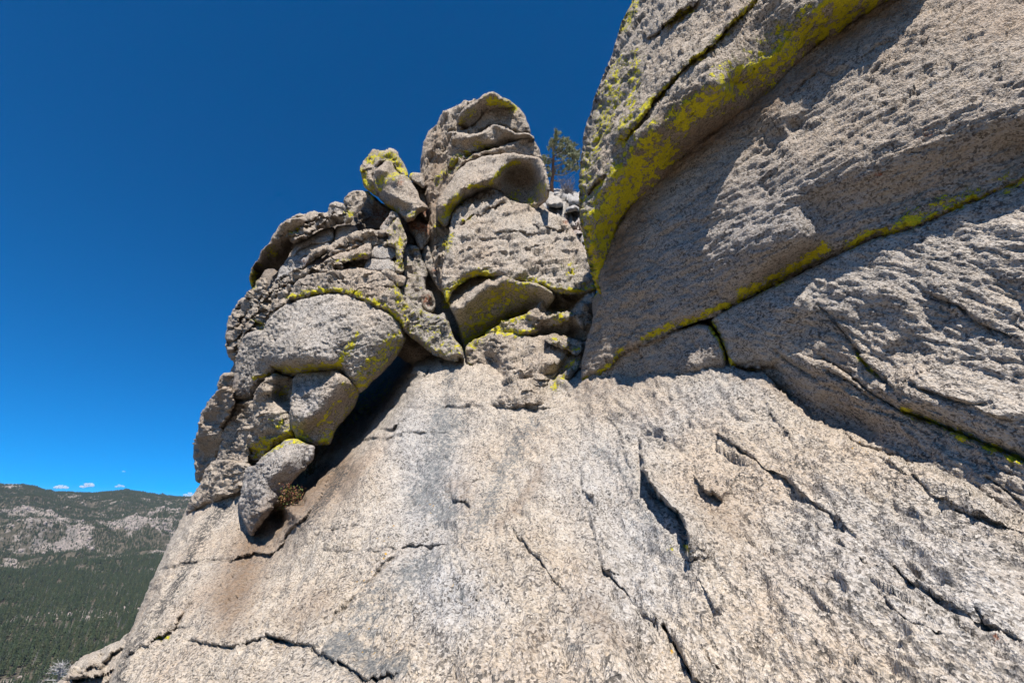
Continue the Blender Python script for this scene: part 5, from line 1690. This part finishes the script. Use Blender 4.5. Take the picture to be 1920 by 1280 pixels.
instanced("far_crags", np.column_stack([xr, yr, zr])[mk], sz[mk], rng.integers(0, 3, mk.sum()), crag_objs[:3])

# ------------------------------------------------------------------ clouds over the ridge
CLOUD, nd, lk, bs = newmat("cloud_vapour")
nd.remove(bs)
vp = N(nd, "ShaderNodeVolumePrincipled")
vp.inputs["Color"].default_value = (1, 1, 1, 1)
vp.inputs["Density"].default_value = 0.009
lk.new(vp.outputs[0], nd["Material Output"].inputs["Volume"])
for (cx0, cy0, w_, h_, lab) in [(165, 912, 28, 10, 'brightest little cumulus cloud, above the middle of the ridge'), (114, 914, 26, 8, 'small white cloud left of the brightest one'),
                               (18, 913, 36, 8, 'flat white cloud at the left edge of the sky'), (97, 927, 28, 8, 'low white cloud sunk in the notch of the ridge'),
                               (225, 912, 18, 5, 'tiny thin cloud right of the brightest one'), (169, 927, 12, 3, 'faint wisp of cloud just above the ridge'),
                               (356, 931, 28, 11, 'white cloud touching the rock at the right end of the ridge'), (232, 884, 8, 3, 'highest tiny wisp of cloud, alone in the blue')]:
    bm = bmesh.new()
    Zc = 22000.0
    k = Zc / FPX
    cc = ray(np.array(float(cx0)), np.array(float(cy0))) * Zc
    r_ = random.Random(cx0)
    for b_ in range(26):
        u = r_.uniform(-1, 1)
        hh = (1 - u * u) ** 0.6
        rad = w_ * 0.5 * k * r_.uniform(0.10, 0.22)
        mtx = bmesh.ops.create_icosphere(bm, subdivisions=3, radius=rad)
        c_ = Vector((u * w_ * 0.42 * k, r_.uniform(-.3, .3) * w_ * k * .5, r_.random() ** 1.3 * hh * h_ * 0.62 * k))
        for v in mtx['verts']:
            v.co = Vector((v.co.x * 1.3, v.co.y, v.co.z * 0.75)) + c_
    co = np.array([v.co[:] for v in bm.verts])
    n = fbm(co / (w_ * k * .12), 3, 0.6, 5) * w_ * k * 0.035
    for v, q in zip(bm.verts, n):
        v.co += v.normal * q if v.normal.length else Vector()
        v.co.z = max(v.co.z, -h_ * 0.18 * k + 0.3 * v.co.z)
    me = bpy.data.meshes.new("cloud")
    bm.to_mesh(me)
    bm.free()
    me.materials.append(CLOUD)
    me.polygons.foreach_set("use_smooth", [True] * len(me.polygons))
    put("cloud", me, lab, 'cloud', 'small clouds over the ridge', None, None, tuple(cc))

# ------------------------------------------------------------------ plants on the rock
bpy.context.view_layer.update()
DG = bpy.context.evaluated_depsgraph_get()


def hit(zone, x, y):
    q = P(zone, [(x, y)])[0]
    d = Vector(ray(np.array(q[0]), np.array(q[1]))).normalized()
    ok, loc, nor, *_ = scene.ray_cast(DG, Vector((0, 0, 0)), d, distance=200)
    return Vector(loc) if ok else d * 20


def at(zone, x, y, Z):
    q = P(zone, [(x, y)])[0]
    return Vector(ray(np.array(q[0]), np.array(q[1])) * Z)


class Geo:
    def __init__(self):
        self.v, self.f = [], []

    def tube(self, pts, rads, n=6):
        b = len(self.v)
        pts = [Vector(p) for p in pts]
        for i, p in enumerate(pts):
            d = (pts[min(i + 1, len(pts) - 1)] - pts[max(i - 1, 0)]).normalized()
            s = d.orthogonal().normalized()
            t = d.cross(s)
            for k in range(n):
                a = k * 2 * math.pi / n
                self.v.append(p + (s * math.cos(a) + t * math.sin(a)) * rads[i])
        for i in range(len(pts) - 1):
            for k in range(n):
                a, c = b + i * n + k, b + i * n + (k + 1) % n
                self.f.append((a, c, c + n, a + n))
        self.f.append(tuple(b + k for k in reversed(range(n))))
        self.f.append(tuple(b + (len(pts) - 1) * n + k for k in range(n)))

    def blade(self, p, d, L, w):
        d = d.normalized()
        s = d.cross(Vector((random.uniform(-1, 1), random.uniform(-1, 1), random.uniform(-1, 1)))).normalized() * w
        b = len(self.v)
        self.v += [p - s, p + s, p + d * L]
        self.f.append((b, b + 1, b + 2))

    def leaf(self, p, d, L, w):
        d = d.normalized()
        s = d.cross(Vector((random.uniform(-1, 1), random.uniform(-1, 1), random.uniform(-1, 1)))).normalized() * w
        b = len(self.v)
        self.v += [p, p + d * L * .5 - s, p + d * L, p + d * L * .5 + s]
        self.f.append((b, b + 1, b + 2, b + 3))

    def make(self, name, mat, parent=None, org=Vector(), smooth_=False, **kw):
        me = bpy.data.meshes.new(name)
        me.from_pydata([tuple(Vector(v) - org) for v in self.v], [], self.f)
        me.materials.append(mat)
        if smooth_:
            me.polygons.foreach_set("use_smooth", [True] * len(me.polygons))
        return put(name, me, parent=parent, **kw)


def empty(name, loc, label, cat, group=None):
    o = bpy.data.objects.new(name, None)
    C.objects.link(o)
    o.location = loc
    o['label'] = label
    o['category'] = cat
    if group:
        o['group'] = group
    return o


def wobble(a, b, n, amp, r_):
    out = []
    for i in range(n + 1):
        t = i / n
        p = a.lerp(b, t)
        if 0 < i:
            p = p + Vector((r_.uniform(-1, 1), r_.uniform(-1, 1), r_.uniform(-1, 1))) * amp
        out.append(p)
    return out


# the pine in the gap
r_ = random.Random(4)
ZP = 24.0
k = ZP / FPX / 4.572
base = at('za', 343, 735, ZP)
pine = empty("pine_tree", base, "lone pine growing in the gap between the central tower and the overhanging boulder", 'tree')
g = Geo()
tp = [at('za', x, y, ZP) for x, y in [(343, 740), (340, 660), (350, 590), (352, 500), (356, 430), (356, 390)]]
g.tube(tp, [0.11, 0.095, 0.082, 0.072, 0.062, 0.055], 9)
g.make("trunk", flat_mat("pine_bark", (0.22, 0.12, 0.08), 0.9, 0.35, 14), pine, base, True)
PALE = flat_mat("bare_branch", (0.36, 0.33, 0.31), 0.85, 0.2, 10)
for pts in [[(354, 395), (346, 350), (350, 325)], [(358, 395), (366, 350), (375, 325), (380, 260), (388, 215)], [(356, 410), (410, 375), (460, 345), (480, 320)],
            [(358, 430), (420, 400), (480, 380), (520, 360)], [(356, 470), (420, 462), (470, 430), (500, 400), (540, 380)], [(354, 450), (300, 440), (262, 450)],
            [(350, 520), (420, 495), (480, 480), (540, 490), (570, 480)], [(346, 480), (300, 478), (265, 460)], [(348, 555), (300, 550), (270, 560)],
            [(350, 580), (430, 590), (480, 570), (540, 540)], [(352, 530), (400, 530), (430, 500)], [(345, 630), (400, 640), (440, 620)], [(352, 560), (390, 520), (450, 450)]]:
    g = Geo()
    z0 = ZP + r_.uniform(-.05, .05)
    dz = r_.uniform(-.5, .5)
    n = len(pts)
    pl = [at('za', x, y, ZP + dz * i / (n - 1)) for i, (x, y) in enumerate(pts)]
    g.tube(pl, [0.035 * (1 - i / n) + 0.008 for i in range(n)], 5)
    for i in range(1, n):
        for q in range(3):
            a = pl[i - 1].lerp(pl[i], r_.random())
            g.tube([a, a + Vector((r_.uniform(-.2, .25), r_.uniform(-.25, .25), r_.uniform(-.05, .2)))], [0.01, 0.004], 4)
    g.make("branch", PALE, pine, base, True)
NDL = [flat_mat("pine_needles", (0.34, 0.34, 0.20), 0.6, 0.35, 5), flat_mat("pine_needles_dark", (0.20, 0.22, 0.11), 0.6, 0.35, 5)]
for gi_, mat in enumerate(NDL):
    g = Geo()
    for (x, y, rx, ry, n) in [(388, 222, 26, 22, 6), (380, 262, 26, 26, 6), (335, 330, 34, 26, 9), (350, 300, 28, 20, 6), (455, 290, 40, 24, 9), (420, 310, 40, 30, 9), (500, 330, 45, 40, 13),
                              (545, 380, 40, 40, 13), (470, 380, 60, 40, 12), (520, 430, 60, 40, 16), (560, 440, 30, 40, 8), (440, 430, 50, 30, 8), (500, 500, 60, 36, 14), (545, 530, 36, 34, 9),
                              (460, 540, 46, 24, 7), (300, 470, 40, 30, 8), (268, 440, 22, 22, 5), (300, 530, 40, 24, 7), (310, 590, 26, 20, 4), (400, 350, 40, 30, 6), (270, 500, 16, 30, 3), (400, 560, 30, 18, 3),
                              (420, 380, 60, 30, 7)]:
        for q in range(int(n * 1.5) if gi_ == 0 else int(n * 0.7)):
            u, v_ = r_.gauss(0, .55), r_.gauss(0, .55)
            c_ = at('za', x + rx * u, y + ry * v_, ZP + r_.uniform(-.8, .8) * rx / 50)
            ax = Vector((r_.uniform(-.6, .6), r_.uniform(-.6, .6), r_.uniform(.1, 1))).normalized()
            for w in range(44):
                d = (ax * r_.uniform(0.2, 1.2) + Vector((r_.gauss(0, 1), r_.gauss(0, 1), r_.gauss(0, .8))) * .6)
                g.blade(c_ + ax * r_.uniform(-.06, .06), d, r_.uniform(.09, .16), 0.013)
    g.make("crown", mat, pine, base)

# dead bush below the pine
base = at('za', 480, 770, 22.5)
bush = empty("dead_bush", base, "bare grey bush of twigs at the foot of the pine, beside the overhanging boulder", 'bush')
r_ = random.Random(9)
GT = flat_mat("grey_twig", (0.20, 0.18, 0.18), 0.9, 0.3, 20)
for s_ in range(5):
    g = Geo()
    for q in range(13):
        a = base + Vector((r_.uniform(-.25, .25), r_.uniform(-.2, .2), 0))
        b = at('za', 480 + r_.uniform(-85, 70), 640 + r_.uniform(-60, 80), 22.5 + r_.uniform(-.4, .4))
        pl = wobble(a, b, 4, .05, r_)
        g.tube(pl, [.014, .011, .008, .006, .003], 4)
        for w in range(9):
            p_ = pl[r_.randint(1, 4)]
            g.tube([p_, p_ + Vector((r_.uniform(-.2, .2), r_.uniform(-.2, .2), r_.uniform(-.1, .22)))], [.005, .002], 3)
    g.make("stem", GT, bush, base)

# dead tree in the lower left corner
base = at('zb', 690, 1480, 12.0)
dt = empty("dead_tree", base, "bleached dead tree top in the bottom left corner, beside the sloping ledge", 'tree')
g = Geo()
tr = [at('zb', x, y, 12.0) for x, y in [(690, 1480), (700, 1300), (712, 1180), (722, 1100), (728, 1045)]]
g.tube(tr, [.06, .04, .026, .014, .004], 6)
g.make("trunk", DEADWOOD, dt, base, True)
r_ = random.Random(2)
WHT = flat_mat("bleached_wood", (0.45, 0.43, 0.42), 0.9, 0.2, 20)
for q in range(26):
    t = r_.uniform(0.25, .97)
    j = min(int(t * 4), 3)
    a = tr[j].lerp(tr[j + 1], t * 4 - j)
    L = (1.1 - t) * 0.45 + .04
    an = r_.uniform(0, 6.28)
    b = a + Vector((math.cos(an) * L, math.sin(an) * L, r_.uniform(-.02, .35) * L))
    g = Geo()
    pl = wobble(a, b, 3, L * .07, r_)
    g.tube(pl, [.012, .009, .006, .002], 4)
    for w in range(6):
        p_ = pl[r_.randint(1, 3)]
        g.tube([p_, p_ + Vector((r_.uniform(-.12, .12), r_.uniform(-.12, .12), r_.uniform(-.03, .12)))], [.005, .0015], 3)
    g.make("branch", WHT, dt, base)

# shrubs rooted in the crack under the buttress
LR = [flat_mat("leaf_green", (0.10, 0.13, 0.03), 0.5, 0.4, 30), flat_mat("leaf_red", (0.17, 0.065, 0.045), 0.5, 0.4, 30), flat_mat("leaf_orange", (0.34, 0.19, 0.08), 0.5, 0.3, 30)]
for (zx, zy, sx, sy, nm, ns, sd) in [(620, 1110, 75, 95, "little reddish green leafy shrub growing from the crack beside the dagger shaped slab", 26, 1),
                                   (770, 930, 60, 85, "dark dry shrub in the shade of the hanging block, above the leafy one", 20, 2)]:
    r_ = random.Random(sd)
    base = hit('z3', zx, zy)
    Zs = base.y * CP + base.z * SP
    sh = empty("shrub", base, nm, 'shrub', 'shrubs in the crack')
    st_ = Geo()
    lf = [Geo(), Geo(), Geo()]
    for q in range(ns):
        c0 = at('z3', zx + r_.uniform(-.4, .5) * sx, zy + r_.uniform(-.6, .3) * sy, Zs - .02)
        tip = at('z3', zx + (40 if sd == 1 else 10) + r_.uniform(-1, 1) * sx, zy - 50 + r_.uniform(-1, .7) * sy, Zs - r_.uniform(0.03, .28))
        pl = wobble(c0, tip, 4, .015, r_)
        st_.tube(pl, [.006, .005, .004, .003, .0015], 4)
        for w in range(46 if sd == 1 else 26):
            i = r_.randint(0, 3)
            p_ = pl[i].lerp(pl[i + 1], r_.random()) + Vector((r_.gauss(0, .022), r_.gauss(0, .022), r_.gauss(0, .022)))
            lf[r_.choices([0, 1, 2], [4, 5, 2 if sd == 1 else 1])[0]].leaf(p_, Vector((r_.gauss(0, 1), r_.gauss(0, 1), r_.gauss(0.4, 1))), r_.uniform(.018, .034), r_.uniform(.005, .009))
    st_.make("stem", BARK, sh, base)
    for n_, (gg, mat) in enumerate(zip(lf, LR)):
        gg.make("foliage", mat, sh, base)
print("objects", len(scene.objects), "faces", sum(len(o.data.polygons) for o in scene.objects if o.type == 'MESH'))

# ------------------------------------------------------------------ the air
hz, nd, lk, bs = newmat("haze")
nd.remove(bs)
vp = N(nd, "ShaderNodeVolumePrincipled")
vp.inputs["Color"].default_value = (0.66, 0.80, 1.0, 1)
vp.inputs["Density"].default_value = 2.2e-5
vp.inputs["Anisotropy"].default_value = 0.2
lk.new(vp.outputs[0], nd["Material Output"].inputs["Volume"])
bm = bmesh.new()
bmesh.ops.create_cube(bm, size=1)
zlo, zhi = float(tz.min()) - 40, float(tz[np.hypot(tx, ty) < 6000].max()) + 30
for v in bm.verts:
    v.co = (v.co.x * 24400, v.co.y * 24400, zlo if v.co.z < 0 else zhi)
me = bpy.data.meshes.new("haze")
bm.to_mesh(me)
bm.free()
me.materials.append(hz)
put("haze", me, kind='stuff')
